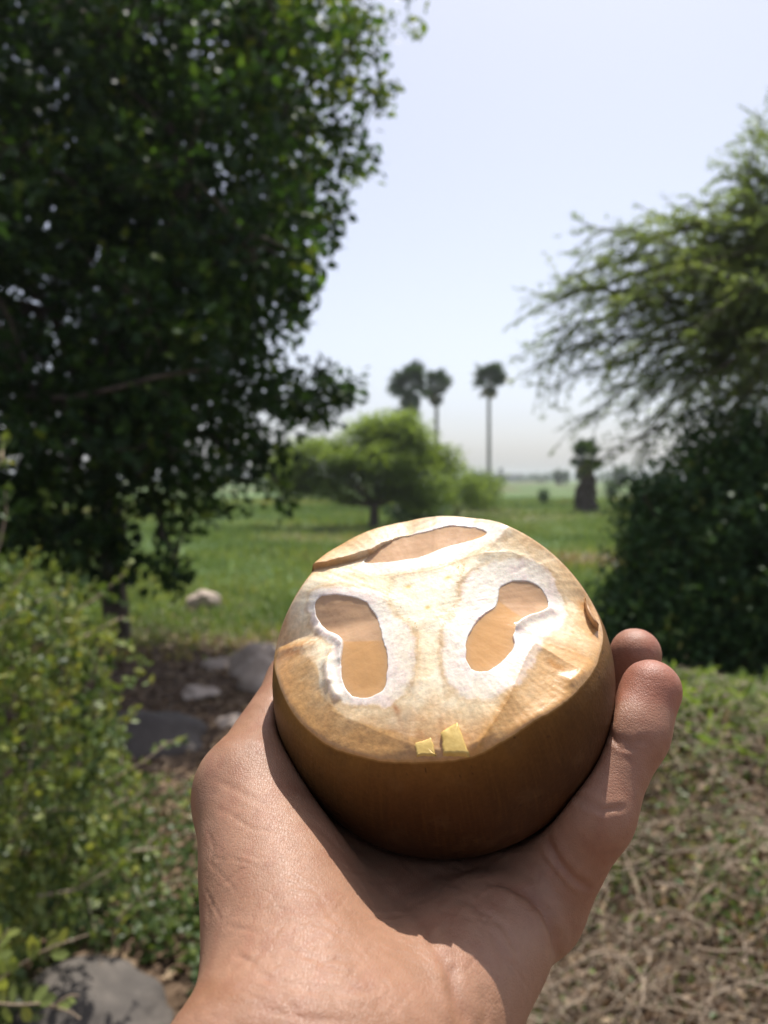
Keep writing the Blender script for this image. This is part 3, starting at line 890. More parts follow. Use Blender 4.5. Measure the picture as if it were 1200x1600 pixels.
def wander(p, n, step, lift=.12, a=None):
    a = rng.uniform(0, 6.28) if a is None else a
    q = [p]; el = rng.normal() * .3
    for _ in range(n):
        a += rng.normal() * .22 + (rng.normal() * .9 if rng.random() < .22 else 0); el = .7 * el + rng.normal() * .3
        nx = q[-1] + np.array([math.cos(a) * math.cos(el), math.sin(a) * math.cos(el), math.sin(el)]) * step
        g_ = float(gh(nx[0], nx[1]))
        nx[2] = min(max(nx[2], g_ + .01), g_ + lift + .05)
        q.append(nx)
    return np.array(q)


for p in bank(3000, f=lambda x, y: np.interp(y, [1, 3.0, 3.8, 4.5], [1, 1, .35, .05])):
    q = wander(p + [0, 0, rng.uniform(.02, .20)], int(rng.integers(4, 11)), rng.uniform(.02, .05))
    tg_.tube(q, np.linspace(1, .5, len(q)) * rng.uniform(.0006, .0019), 4, rng.random())
o = tg_.build('dry_twigs', M['twig'])
tag(o, 'tangle of thin dry grey brown twigs in the brush at lower right', 'twigs', kind='stuff')
for (px, py, a0) in [(1060, 1520, 0.6), (1110, 1500, 2.6), (1180, 1470, 2.9), (1010, 1420, 1.1), (900, 1560, -.9), (1150, 1580, 3.4), (1040, 1250, .2), (1140, 1300, 2.8), (930, 1480, 2.2), (1080, 1380, 1.0), (1180, 1200, 3.0), (990, 1560, .8), (1120, 1340, .4), (1000, 1330, 1.8)]:
    p = gnd(px, py, .58)
    b = Bag(); q = wander(np.array([p[0], p[1], float(gh(p[0], p[1])) + .13]), 12, .038, .15, a0)
    b.tube(q, np.linspace(.0028, .0013, len(q)), 6, .45)
    for k in (4, 8):
        q2 = wander(q[k], 5, .03, .17); b.tube(q2, np.linspace(.0026, .0012, len(q2)), 5, .6)
    o = b.build('dry_branch', M['twig'])
    tag(o, 'crooked bare grey brown branch lying on top of the brush at lower right', 'branch', 'bare branches lying on the brush')

# ================================================================== fruit
FC = np.array([(688 - 600) / 1200 * .21, (800 - 1058) / 1200 * .21, .21])   # centre as (right, up, depth)
FR = .0456


def ray(px, py):
    return unit(np.array([(px - 600) / 1200, (800 - py) / 1200, 1.0]))


def sph_hit(px, py, back=False, Rr=FR):
    r = ray(px, py); b = r @ FC; c = FC @ FC - Rr * Rr
    disc = b * b - c
    s = math.sqrt(max(disc, 0))
    return r * (b + s if back else b - s)


front = [(424, 985), (428, 1020), (434, 1060), (446, 1092), (466, 1125), (500, 1155), (540, 1174), (580, 1184), (640, 1188), (700, 1187), (745, 1178), (790, 1152), (830, 1125), (870, 1103), (905, 1075), (925, 1050), (938, 1015), (942, 985)]
backr = [(932, 948), (915, 915), (890, 884), (850, 845), (796, 815), (740, 808), (690, 804), (640, 812), (600, 822), (570, 834), (530, 860), (500, 880), (480, 897), (452, 915), (434, 945)]
rim3 = np.array([sph_hit(*p) for p in front] + [sph_hit(*p, back=True) for p in backr])
cen = rim3.mean(0)
u_, s_, vt = np.linalg.svd(rim3 - cen)
FN = vt[2] * (1 if vt[2] @ np.array([0, .83, -.55]) > 0 else -1)
FU = unit(np.array([1.0, 0, 0]) - FN[0] * FN); FV_ = np.cross(FN, FU)
if FV_[1] < 0: FV_ = -FV_
h0 = (cen - FC) @ FN
DOME = .0052


def to_loc(p):
    q = p - FC
    return np.stack([q @ FU, q @ FV_, q @ FN], -1)


def loc_c(u, v, h):
    return FC + u[..., None] * FU + v[..., None] * FV_ + h[..., None] * FN


def px_uv(px, py, h=None):
    r = ray(px, py); hh = h0 if h is None else h
    for _ in range(5):
        t = ((FC + hh * FN) @ FN) / (r @ FN)
        q = r * t - FC
        uu_, vv_ = q @ FU, q @ FV_
        hh = h0 + DOME * max(0, 1 - (uu_ ** 2 + vv_ ** 2) / .042 ** 2)
    return np.array([uu_, vv_])


rl = to_loc(rim3)
ra = np.arctan2(rl[:, 1], rl[:, 0]); so = np.argsort(ra); ra = ra[so]; rh = rl[so, 2]
NA = 900
th = np.linspace(-np.pi, np.pi, NA, endpoint=False)
Hr = np.interp(th, ra, rh, period=2 * np.pi)
kk = np.exp(-0.5 * (np.arange(-12, 13) / 5.0) ** 2); kk /= kk.sum()
Hr = np.convolve(np.concatenate([Hr[-12:], Hr, Hr[:12]]), kk, 'valid')
Hr += .00035 * (nz(np.cos(th) * 3, np.sin(th) * 3, 2.3, 61) - .5) + .0002 * (nz(np.cos(th) * 30, np.sin(th) * 30, 1., 62) - .5)


def body_r(th_, el):
    """slightly three lobed body"""
    return FR * (1 + .006 * np.cos(3 * th_ + .6) * np.cos(el))


rho_rim = np.sqrt(np.maximum(FR ** 2 - Hr ** 2, 1e-8))


def Z1(x, y): return [(400 + a / 2, 780 + b / 2) for a, b in zip(x, y)]


def poly_uv(pts): return np.array([px_uv(400 + a / 2, 780 + b / 2) for a, b in pts])


seedL = [(178, 330), (200, 308), (250, 303), (310, 308), (350, 325), (375, 360), (390, 400), (400, 450), (412, 480), (412, 540), (405, 590), (370, 615), (335, 620), (295, 610), (270, 575), (262, 530), (262, 480), (272, 445), (255, 415), (215, 395), (190, 370)]
seedR = [(755, 275), (790, 255), (840, 245), (885, 255), (912, 285), (915, 320), (890, 340), (850, 355), (815, 385), (805, 420), (808, 460), (785, 500), (750, 530), (710, 550), (670, 535), (655, 500), (655, 450), (668, 410), (700, 365), (745, 335), (755, 310)]
seedT = [(332, 190), (360, 165), (400, 140), (450, 118), (500, 108), (560, 100), (600, 88), (650, 90), (700, 105), (732, 128), (700, 138), (650, 140), (600, 150), (555, 170), (500, 185), (440, 195), (380, 198), (340, 197)]
ringL = [(172, 300), (215, 282), (270, 278), (330, 280), (385, 288), (410, 310), (415, 345), (445, 372), (480, 385), (496, 430), (498, 500), (490, 560), (465, 605), (430, 640), (400, 655), (385, 640), (330, 640), (285, 640), (245, 620), (218, 570), (214, 520), (235, 490), (235, 450), (200, 420), (168, 380), (160, 335)]
ringR = [(640, 262), (700, 225), (780, 195), (860, 195), (920, 215), (955, 270), (975, 330), (965, 370), (920, 420), (880, 470), (860, 540), (820, 590), (770, 625), (700, 640), (640, 620), (600, 570), (582, 510), (582, 440), (600, 380), (640, 340), (640, 300)]
ringT = [(296, 215), (330, 190), (380, 160), (440, 125), (500, 103), (545, 88), (590, 80), (650, 80), (710, 88), (760, 108), (785, 130), (770, 152), (720, 170), (660, 186), (600, 205), (540, 218), (470, 232), (400, 235), (340, 232)]
SE = [poly_uv(p) for p in (seedL, seedR, seedT)]
RI = [poly_uv(p) for p in (ringL, ringR, ringT)]


def smooth_poly(P, n=3):
    for _ in range(n):
        Q_ = np.roll(P, -1, 0)
        P = np.stack([.75 * P + .25 * Q_, .25 * P + .75 * Q_], 1).reshape(-1, 2)
    return P


SE = [smooth_poly(p, 2) for p in SE]; RI = [smooth_poly(p, 2) for p in RI]


def sd_poly(p, P):
    d = np.full(len(p), 1e9); ins = np.zeros(len(p), bool)
    Q_ = np.roll(P, -1, 0)
    for a, b in zip(P, Q_):
        e = b - a; w_ = p - a
        t = np.clip((w_ @ e) / (e @ e + 1e-20), 0, 1)
        d = np.minimum(d, ((w_ - t[:, None] * e) ** 2).sum(1))
        c = ((a[1] <= p[:, 1]) & (b[1] > p[:, 1])) | ((b[1] <= p[:, 1]) & (a[1] > p[:, 1]))
        xx = a[0] + (p[:, 1] - a[1]) / (b[1] - a[1] + 1e-20) * e[0]
        ins ^= c & (p[:, 0] < xx)
    d = np.sqrt(d)
    return np.where(ins, -d, d)


def d_line(p, P):
    d = np.full(len(p), 1e9)
    for a, b in zip(P[:-1], P[1:]):
        e = b - a; w_ = p - a
        t = np.clip((w_ @ e) / (e @ e + 1e-20), 0, 1)
        d = np.minimum(d, ((w_ - t[:, None] * e) ** 2).sum(1))
    return np.sqrt(d)


def fbm(x, y, s, seed, o=4):
    v = 0; a = .5
    for k in range(o): v = v + a * nz(x, y, s * 2 ** k, seed + k); a *= .55
    return v / (1 - .55 ** o) * .9


cr3 = np.array([px_uv(*p) for p in [(498, 893), (540, 880), (570, 868), (600, 858), (660, 835), (700, 822)]])
e3 = cr3[2] - cr3[0]; n3_ = unit(np.array([-e3[1], e3[0]])); n3_ = n3_ if n3_[1] > 0 else -n3_; e3 = unit(e3)


def back_slice(P_):
    """the far left slice of the face stands higher: how much, 0..1"""
    sdl = (P_ - cr3[0]) @ n3_; al = (P_ - cr3[0]) @ e3
    wv = .0003 * np.sin(al * 420) + .0008 * (fbm(P_[:, 0], P_[:, 1], 300, 55, 2) - .5)
    return sstep(-.0001, .0005, sdl + wv) * sstep(.030, .006, al) * sstep(.020, .006, sdl), sdl, al


# --- cut face: polar sheet
NS = 210
sv = np.linspace(0, 1, NS + 1)[1:]
TH, SV = np.meshgrid(th, sv)
rho = SV * rho_rim[None]
u = (rho * np.cos(TH)).ravel(); v = (rho * np.sin(TH)).ravel()
resid = np.tile(Hr - h0, (NS, 1))
base = (resid * SV ** 2.2).ravel()
uv = np.stack([u, v], -1)
dome = DOME * (1 - (SV.ravel()) ** 2)
h = h0 + base + dome
# knife facets: crisp creases
cr1 = np.array([px_uv(*p) for p in [(742, 1180), (770, 1140), (795, 1100), (822, 1030), (836, 1004), (880, 1030), (940, 1060)]])
cr2 = np.array([px_uv(*p) for p in [(425, 1000), (470, 1000), (500, 1060), (520, 1110), (600, 1150), (650, 1172), (700, 1182)]])
cr3 = np.array([px_uv(*p) for p in [(498, 893), (540, 880), (570, 868), (600, 858), (660, 835), (700, 822)]])
dc1 = d_line(uv, cr1); dc2 = d_line(uv, cr2)
crt = np.array([px_uv(*p) for p in [(520, 893), (600, 903), (680, 892), (730, 876), (800, 872), (870, 890)]])
sm3 = np.array([px_uv(*p) for p in [(640, 1170), (648, 1080), (655, 1000), (680, 950), (712, 900)]])
h += .0005 * np.exp(-d_line(uv, crt) / .0035) + .0005 * np.exp(-d_line(uv, sm3) / .003)
h += .0009 * np.exp(-dc1 / .0030) + .0005 * np.exp(-dc2 / .0035)
stp, sdl, al = back_slice(uv)
step_edge = np.exp(-(sdl / .0007) ** 2) * sstep(.034, .01, al)
ds = [sd_poly(uv, p) for p in SE]; dr_ = [sd_poly(uv, p) for p in RI]
seed = np.minimum.reduce(ds); ring = np.minimum.reduce(dr_)
wob = (fbm(u, v, 500, 71) - .5)
# the rings are slightly cushioned, a groove runs round them, cavities go down
h += .00010 * sstep(.003, -.002, ring)
h -= .0050 * sstep(.0000, -.0009, seed + wob * .0006)
# curled white lips next to the left and right seeds
for P_, a_, w_ in [([(495, 975), (520, 990), (537, 1005), (535, 1025)], .0009, .0013), ([(805, 975), (822, 962), (845, 950), (860, 942)], .0011, .0014), ([(508, 1030), (510, 1060), (525, 1085)], .0008, .0012),
                   ([(515, 1012), (512, 1040), (516, 1062)], .0006, .001), ([(812, 985), (836, 1000), (870, 1008)], -.0002, .0015), ([(425, 1000), (455, 996), (488, 1000)], .0007, .002), ([(895, 1065), (915, 1058), (935, 1062)], .0010, .0022)]:
    d_ = d_line(uv, np.array([px_uv(*p) for p in P_]))
    h += a_ * np.exp(-(d_ / w_) ** 2) * sstep(-.0006, .0004, seed)
fR = np.array([px_uv(*p) for p in [(742, 1186), (766, 1140), (796, 1088), (824, 1014), (850, 1000), (900, 1012), (952, 1030), (940, 1080), (880, 1120), (790, 1170)]])
fL = np.array([px_uv(*p) for p in [(420, 1035), (462, 1008), (494, 1036), (500, 1082), (540, 1122), (620, 1148), (668, 1166), (660, 1198), (560, 1192), (475, 1156), (425, 1090)]])
fT = np.array([px_uv(*p) for p in [(780, 800), (800, 850), (850, 890), (905, 930), (950, 950), (920, 880), (850, 820)]])
fW = [sd_poly(uv, p) + .0006 * wob for p in (fR, fL, fT)]
for f_, s_ in zip(fW, (.07, .05, .05)): h -= s_ * np.clip(-f_, 0, .006)
# knife marks and fibre
kn = fbm(u * .35 + v * .15, v * 3 - u * .6, 420, 81)
h += .00005 * (kn - .5) + .00008 * (fbm(u, v, 900, 85) - .5) + .0005 * (fbm(u, v, 130, 88) - .5)
# keep the rim where it is and round it over
edge = (1 - SV.ravel()) * np.tile(rho_rim, (NS, 1)).ravel()
lock = sstep(0, .0022, edge)
h = (h0 + base + dome) * (1 - lock) + h * lock
h -= .0005 * np.exp(-edge / .0005)
h += .0022 * stp
Pf = loc_c(u, v, h)
# centre vertex
c0 = loc_c(np.array([0.]), np.array([0.]), np.array([h[:NA].mean()]))
Vf = np.concatenate([Pf, c0]); ic = len(Vf) - 1
i = (np.arange(NS - 1)[:, None] * NA + np.arange(NA)[None]); j = (np.arange(NS - 1)[:, None] * NA + (np.arange(NA)[None] + 1) % NA)
Qf = np.stack([i, i + NA, j + NA, j], -1).reshape(-1, 4)
tri = np.stack([np.full(NA, ic), np.arange(NA), (np.arange(NA) + 1) % NA], -1)


# --- colours of the cut flesh
def mixc(c, d, t): return c * (1 - t[:, None]) + np.array(d) * t[:, None]


n1 = fbm(u, v, 90, 91); n2 = fbm(u, v, 350, 95); n3 = fbm(u * .3, v * 2.2, 500, 99)
rr = SV.ravel()
col = np.tile(np.array([.93, .84, .65]), (len(u), 1))
col = mixc(col, (.80, .60, .34), sstep(.45, .68, n1) * .5)
outer = sstep(.0, .011, ring) * sstep(.35, .8, rr)
col = mixc(col, (.60, .37, .15), outer * .72)
col = mixc(col, (.44, .21, .07), outer * sstep(.42, .66, n2 * .6 + n1 * .4) * .55)
col = mixc(col, (.52, .30, .13), sstep(.5, .72, n3) * outer * .25)
lowl = sstep(.012, .001, d_line(uv, np.array([px_uv(*p) for p in [(440, 1060), (480, 1130), (560, 1165), (650, 1175)]])))
col = mixc(col, (.38, .21, .08), lowl * (.3 + .7 * n3))
for f_, a_, c_ in zip(fW, (.75, .65, .45), ((.62, .36, .135), (.60, .365, .14), (.68, .45, .22))):
    col = mixc(col, c_, a_ * sstep(.0004, -.0004, f_) * (.6 + .6 * n2).clip(0, 1))
# brown stains
for P_, w_, a_, c_ in [([(430, 1010), (470, 1000), (488, 990)], .0022, .85, (.42, .20, .06)), ([(440, 1030), (445, 1060)], .0015, .5, (.45, .24, .09)), ([(430, 975), (440, 950), (450, 930)], .0010, .6, (.60, .36, .14)),
                       ([(455, 925), (442, 965)], .0006, .6, (.5, .28, .1)), ([(865, 1000), (900, 1010)], .0018, .45, (.62, .33, .1)), ([(860, 1032), (885, 1050)], .0009, .8, (.62, .30, .08)),
                       ([(916, 925), (925, 950), (930, 975)], .0016, .85, (.48, .24, .08)), ([(905, 960), (895, 1000)], .0018, .5, (.62, .36, .13)), ([(742, 1180), (770, 1140), (800, 1085), (826, 1012)], .0009, .6, (.60, .34, .10)),
                       ([(826, 1012), (815, 1050), (790, 1110)], .0030, .40, (.60, .36, .14)), ([(835, 1000), (800, 985), (812, 978)], .0009, .5, (.55, .32, .14)),
                       ([(620, 1110), (632, 1150), (640, 1175)], .0008, .6, (.42, .27, .15)), ([(600, 1090), (622, 1112)], .0007, .7, (.50, .24, .10)), ([(650, 1005), (655, 1050), (640, 1100), (634, 1150)], .0016, .35, (.60, .44, .28)),
                       ([(520, 1090), (500, 1150)], .0012, .45, (.58, .34, .14)), ([(690, 985), (688, 1030), (700, 1090)], .0007, .55, (.56, .38, .2)),
                       ([(722, 905), (716, 940), (700, 960), (650, 985)], .0009, .38, (.58, .42, .24)), ([(615, 905), (600, 935), (625, 965), (648, 985), (652, 1040)], .0009, .55, (.62, .46, .26)),
                       ([(530, 885), (600, 898), (660, 892), (720, 880)], .0007, .55, (.62, .42, .20)), ([(724, 860), (722, 895), (718, 925)], .0010, .45, (.58, .40, .22)),
                       ([(500, 893), (560, 873), (600, 860)], .0007, .7, (.50, .30, .14)), ([(600, 840), (650, 822), (690, 808)], .0012, .6, (.50, .38, .26)), ([(690, 808), (740, 812), (790, 818)], .0012, .7, (.60, .38, .14)), ([(900, 950), (932, 990), (925, 1040)], .0030, .6, (.60, .36, .14)), ([(850, 1050), (890, 1070), (870, 1090)], .0030, .5, (.62, .38, .16)), ([(435, 950), (430, 1010), (440, 1060)], .0020, .7, (.52, .31, .13)), ([(460, 1110), (500, 1145), (580, 1172), (660, 1178)], .0022, .6, (.50, .30, .12)), ([(820, 1040), (790, 1100), (760, 1150)], .0020, .5, (.58, .34, .13)), ([(640, 1110), (700, 1120), (760, 1110)], .0016, .3, (.70, .52, .3)), ([(800, 850), (860, 890), (900, 930)], .0030, .4, (.74, .52, .28)), ([(540, 860), (600, 838), (640, 826)], .0025, .5, (.66, .46, .25)), ([(470, 900), (520, 905), (560, 900)], .0015, .5, (.68, .48, .26))]:
    d_ = d_line(uv, np.array([px_uv(*p) for p in P_]))
    nf = fbm(u, v, 1400, 207, 3)
    col = mixc(col, c_, (1.15 * a_ * np.exp(-((d_ + (n2 - .5) * w_ * 1.6) / (1.15 * w_)) ** 2) * (.1 + 1.2 * n2 + .7 * (nf - .4)).clip(0, 1)).clip(0, 1))
speck = (nz(u, v, 2600, 101) > .86) & (np.exp(-(d_line(uv, np.array([px_uv(*p) for p in [(605, 935), (630, 960), (645, 980)]])) / .0012) ** 2) + np.exp(-(d_line(uv, np.array([px_uv(*p) for p in [(724, 870), (722, 890), (715, 940), (705, 955)]])) / .0014) ** 2) > .4)
col[speck] = (.55, .36, .12)
for p_ in [(638, 917), (668, 950), (700, 905)]:
    d_ = np.linalg.norm((uv - px_uv(*p_)) * [1, 1.3], axis=1)
    col = mixc(col, (.62, .45, .12), .9 * np.exp(-(d_ / .0009) ** 2))
# white seed rings with a faint pink bloom
wr = sstep(.0007, -.0006, ring + wob * .0022)
wamt = (.50 + .50 * np.exp(-np.maximum(seed, 0) / .0022)) * (.75 + .5 * n2)
col = mixc(col, (.90, .83, .75), (wr * wamt).clip(0, 1))
pk = np.exp(-(np.linalg.norm(uv - px_uv(745, 955), axis=1) / .0035) ** 2)
col = mixc(col, (.76, .45, .38), wr * pk * .6)
col = mixc(col, (.86, .69, .62), wr * sstep(.42, .62, n2) * .45)
col = mixc(col, (.62, .44, .25), .6 * np.exp(-((ring + wob * .0022 - .0004) / .0007) ** 2) * (.2 + 1.3 * n2).clip(0, 1))
col = mixc(col, (.62, .45, .30), sstep(.0001, -.0010, seed))
# husk shows at the rim
col = mixc(col, (.52, .30, .12), .75 * np.exp(-edge / .0006))
col = mixc(col, (.44, .25, .10), step_edge * .8)
col = mixc(col, (.66, .44, .22), stp * .35)
col = .97 * np.clip(col, 0, 1) ** np.array([1.05, 1.13, 1.18])
colf = np.concatenate([col, col[:1]]).clip(0, 1)
colf = np.concatenate([colf, np.ones((len(colf), 1))], 1)

fruit_w = c2w(FC - np.array([0, FR, 0]))
fruit = empty('palm_fruit', fruit_w, 'sliced brown palm fruit in the hand, cut face showing three jelly seeds in white rings', 'fruit')

m, nt_, b_ = new_mat('fruit_flesh')
a_ = nd(nt_, 'ShaderNodeAttribute', attribute_name='albedo')
tc = nd(nt_, 'ShaderNodeNewGeometry')
nn1 = nd(nt_, 'ShaderNodeTexNoise'); nn1.inputs['Scale'].default_value = 900; nn1.inputs['Detail'].default_value = 5
nt_.links.new(tc.outputs['Position'], nn1.inputs[0])
mr = nd(nt_, 'ShaderNodeMapRange'); mr.inputs['From Min'].default_value = .28; mr.inputs['From Max'].default_value = .72; mr.inputs['To Min'].default_value = .80; mr.inputs['To Max'].default_value = 1.10
nt_.links.new(nn1.outputs[0], mr.inputs[0])
mu = nd(nt_, 'ShaderNodeMix', data_type='RGBA', blend_type='MULTIPLY'); mu.inputs[0].default_value = 1
nt_.links.new(a_.outputs['Color'], mu.inputs[6]); nt_.links.new(mr.outputs[0], mu.inputs[7])
nt_.links.new(mu.outputs[2], b_.inputs['Base Color'])
b_.inputs['Roughness'].default_value = .42
b_.inputs['Specular IOR Level'].default_value = .45
b_.inputs['Coat Weight'].default_value = .3; b_.inputs['Coat Roughness'].default_value = .10
b_.inputs['Subsurface Weight'].default_value = .25
b_.inputs['Subsurface Radius'].default_value = (1, .6, .35)
b_.inputs['Subsurface Scale'].default_value = .002
nn2 = nd(nt_, 'ShaderNodeTexNoise'); nn2.inputs['Scale'].default_value = 1800; nn2.inputs['Detail'].default_value = 4
nt_.links.new(tc.outputs['Position'], nn2.inputs[0])
bp = nd(nt_, 'ShaderNodeBump'); bp.inputs['Strength'].default_value = .35; bp.inputs['Distance'].default_value = .00018
nt_.links.new(nn2.outputs[0], bp.inputs['Height']); nt_.links.new(bp.outputs[0], b_.inputs['Normal'])
mesh_np('cut_face', c2w(Vf), [Qf, tri], m, fruit, True, {'albedo': ('FLOAT_COLOR', colf)})

# --- husk
NB = 170
Hr2 = Hr - .0005 + .0022 * back_slice(np.stack([rho_rim * np.cos(th), rho_rim * np.sin(th)], -1))[0]
el0 = np.arctan2(Hr2, rho_rim); r0_ = np.hypot(Hr2, rho_rim)
t = np.linspace(0, 1, NB)
EL = el0[None] * (1 - t[:, None]) + (-np.pi / 2 + .002) * t[:, None]
THb = np.tile(th, (NB, 1))
rb_ = body_r(THb, EL) * (1 + .0012 * (nz(THb * 14, EL * 1.2, 1, 111) - .5)) 
bl_ = sstep(0, .05, t)[:, None]
rb_ = r0_[None] * (1 - bl_) + rb_ * bl_
ub = rb_ * np.cos(EL) * np.cos(THb); vb = rb_ * np.cos(EL) * np.sin(THb); hb = rb_ * np.sin(EL)
Vb = loc_c(ub.ravel(), vb.ravel(), hb.ravel())
i = (np.arange(NB - 1)[:, None] * NA + np.arange(NA)[None]); j = (np.arange(NB - 1)[:, None] * NA + (np.arange(NA)[None] + 1) % NA)
Qb = np.stack([i, i + NA, j + NA, j], -1).reshape(-1, 4)
s1 = fbm(THb * 40, EL * 3.0, 1.0, 121); s2 = fbm(THb * 150, EL * 6.0, 1.0, 131); s3 = fbm(THb * 6, EL * 4, 1.0, 141)
colb = np.tile(np.array([.056, .021, .008]), (NB * NA, 1))
colb = mixc(colb, (.042, .016, .006), sstep(.35, .65, s1.ravel()) * .6)
colb = mixc(colb, (.105, .046, .014), sstep(.52, .72, s2.ravel()) * .4)
colb = mixc(colb, (.05, .018, .008), sstep(.45, .7, s3.ravel()) * .45)
nr = np.exp(-t / .075)[:, None] * (.55 + .9 * (s3 - .3)); nr = np.clip(nr, 0, 1).ravel()
colb = mixc(colb, (.24, .11, .022), nr)
sp1 = fbm(THb * 9, EL * 9, 1.0, 181).ravel(); sp2 = nz(THb * 60, EL * 60, 1., 191).ravel()
colb = mixc(colb, (.16, .09, .04), sstep(.55, .72, sp1) * .15)
colb = mixc(colb, (.03, .012, .006), (sp2 > .93) * sstep(.4, .6, sp1) * .7)
colb = mixc(colb, (.40, .22, .07), (t[:, None] < .003).repeat(NA, 1).ravel() * .8)
leftside = sstep(-.1, -.8, np.cos(THb)).ravel() * np.exp(-t / .16)[:, None].repeat(NA, 1).ravel()
colb = mixc(colb, (.22, .13, .03), leftside * .25)
colb = np.concatenate([colb.clip(0, 1), np.ones((len(colb), 1))], 1)
m, nt_, b_ = new_mat('husk')
a_ = nd(nt_, 'ShaderNodeAttribute', attribute_name='albedo')
geo = nd(nt_, 'ShaderNodeNewGeometry')
nn1 = nd(nt_, 'ShaderNodeTexNoise'); nn1.inputs['Scale'].default_value = 1100; nn1.inputs['Detail'].default_value = 5
nt_.links.new(geo.outputs['Position'], nn1.inputs[0])
mr = nd(nt_, 'ShaderNodeMapRange'); mr.inputs['To Min'].default_value = .75; mr.inputs['To Max'].default_value = 1.22
nt_.links.new(nn1.outputs[0], mr.inputs[0])
mu = nd(nt_, 'ShaderNodeMix', data_type='RGBA', blend_type='MULTIPLY'); mu.inputs[0].default_value = 1
nt_.links.new(a_.outputs['Color'], mu.inputs[6]); nt_.links.new(mr.outputs[0], mu.inputs[7])
nt_.links.new(mu.outputs[2], b_.inputs['Base Color'])
b_.inputs['Roughness'].default_value = .5
b_.inputs['Specular IOR Level'].default_value = .14
bp = nd(nt_, 'ShaderNodeBump'); bp.inputs['Strength'].default_value = .25; bp.inputs['Distance'].default_value = .0004
nt_.links.new(nn1.outputs[0], bp.inputs['Height']); nt_.links.new(bp.outputs[0], b_.inputs['Normal'])
M['husk'] = m
mesh_np('husk', c2w(Vb), Qb, m, fruit, True, {'albedo': ('FLOAT_COLOR', colb)})

# --- jelly seeds
m, nt_, b_ = new_mat('jelly')
a_ = nd(nt_, 'ShaderNodeAttribute', attribute_name='albedo')
nt_.links.new(a_.outputs['Color'], b_.inputs['Base Color'])
b_.inputs['Roughness'].default_value = .09
b_.inputs['IOR'].default_value = 1.36
b_.inputs['Specular IOR Level'].default_value = .5
b_.inputs['Subsurface Weight'].default_value = .35
b_.inputs['Subsurface Radius'].default_value = (1, .6, .3)
b_.inputs['Subsurface Scale'].default_value = .003
geo = nd(nt_, 'ShaderNodeNewGeometry')
nn1 = nd(nt_, 'ShaderNodeTexNoise'); nn1.inputs['Scale'].default_value = 420; nn1.inputs['Detail'].default_value = 5
nt_.links.new(geo.outputs['Position'], nn1.inputs[0])
bp = nd(nt_, 'ShaderNodeBump'); bp.inputs['Strength'].default_value = .16; bp.inputs['Distance'].default_value = .0008
nt_.links.new(nn1.outputs[0], bp.inputs['Height']); nt_.links.new(bp.outputs[0], b_.inputs['Normal'])
split = [((400, 1002), (620, 1000)), ((690, 880), (860, 990)), ((690, 860), (760, 840))]
for si, P_ in enumerate(SE):
    lo = P_.min(0) - .0012; hi = P_.max(0) + .0012
    st = .00022
    gu, gv = np.meshgrid(np.arange(lo[0], hi[0], st), np.arange(lo[1], hi[1], st))
    pts = np.stack([gu.ravel(), gv.ravel()], -1)
    sd = sd_poly(pts, P_)
    a0 = px_uv(*split[si][0]); a1 = px_uv(*split[si][1]); e = unit(a1 - a0); nn = np.array([-e[1], e[0]]); nn = nn if nn[1] > 0 else -nn
    sp = (pts - a0) @ nn                       # > 0 beyond the split line
    rr_ = np.hypot(pts[:, 0], pts[:, 1]); tt = np.arctan2(pts[:, 1], pts[:, 0])
    rim = np.interp(tt, th, rho_rim, period=2 * np.pi); Hh = np.interp(tt, th, Hr, period=2 * np.pi)
    s_ = (rr_ / rim).clip(0, 1)
    hs = h0 + (Hh - h0) * s_ ** 2.2 + DOME * (1 - s_ ** 2)
    inn = (-sd).clip(0, 1)
    lower = sstep(.0004, -.0004, sp)
    dep = .0002 + .00015 * sstep(0, .003, inn)
    dep = dep - .0001 * np.exp(-inn / .0006)       # meniscus climbs the wall
    dep += .00012 * (fbm(pts[:, 0], pts[:, 1], 220, 151 + si) - .5) * (1 + 1.2 * (1 - lower))
    hj = hs - dep
    cj = np.tile(np.array([.58, .325, .135]), (len(pts), 1))
    cj = mixc(cj, (.54, .345, .205), (1 - lower) * .9)
    cj = mixc(cj, (.50, .32, .19), .6 * np.exp(-inn / .0008))
    cj = mixc(cj, (.44, .27, .15), .5 * sstep(.5, .7, fbm(pts[:, 0], pts[:, 1], 260, 171 + si)) * (1 - lower))
    ok = sd < .00045
    ok2 = ok.reshape(gu.shape)
    q = ok2[:-1, :-1] & ok2[1:, :-1] & ok2[:-1, 1:] & ok2[1:, 1:]
    ii = np.arange(gu.size).reshape(gu.shape)
    F_ = np.stack([ii[:-1, :-1][q], ii[:-1, 1:][q], ii[1:, 1:][q], ii[1:, :-1][q]], -1)
    used = np.unique(F_); mp_ = np.zeros(gu.size, int); mp_[used] = np.arange(len(used))
    Vj = loc_c(pts[used, 0], pts[used, 1], hj[used])
    cj = np.concatenate([cj[used].clip(0, 1), np.ones((len(used), 1))], 1)
    o = mesh_np('jelly_seed', c2w(Vj), mp_[F_], m, fruit, True, {'albedo': ('FLOAT_COLOR', cj)})
    o['label'] = ['left jelly seed, upright kidney shape', 'right jelly seed, slanted kidney shape', 'far jelly seed, long and flat'][si]


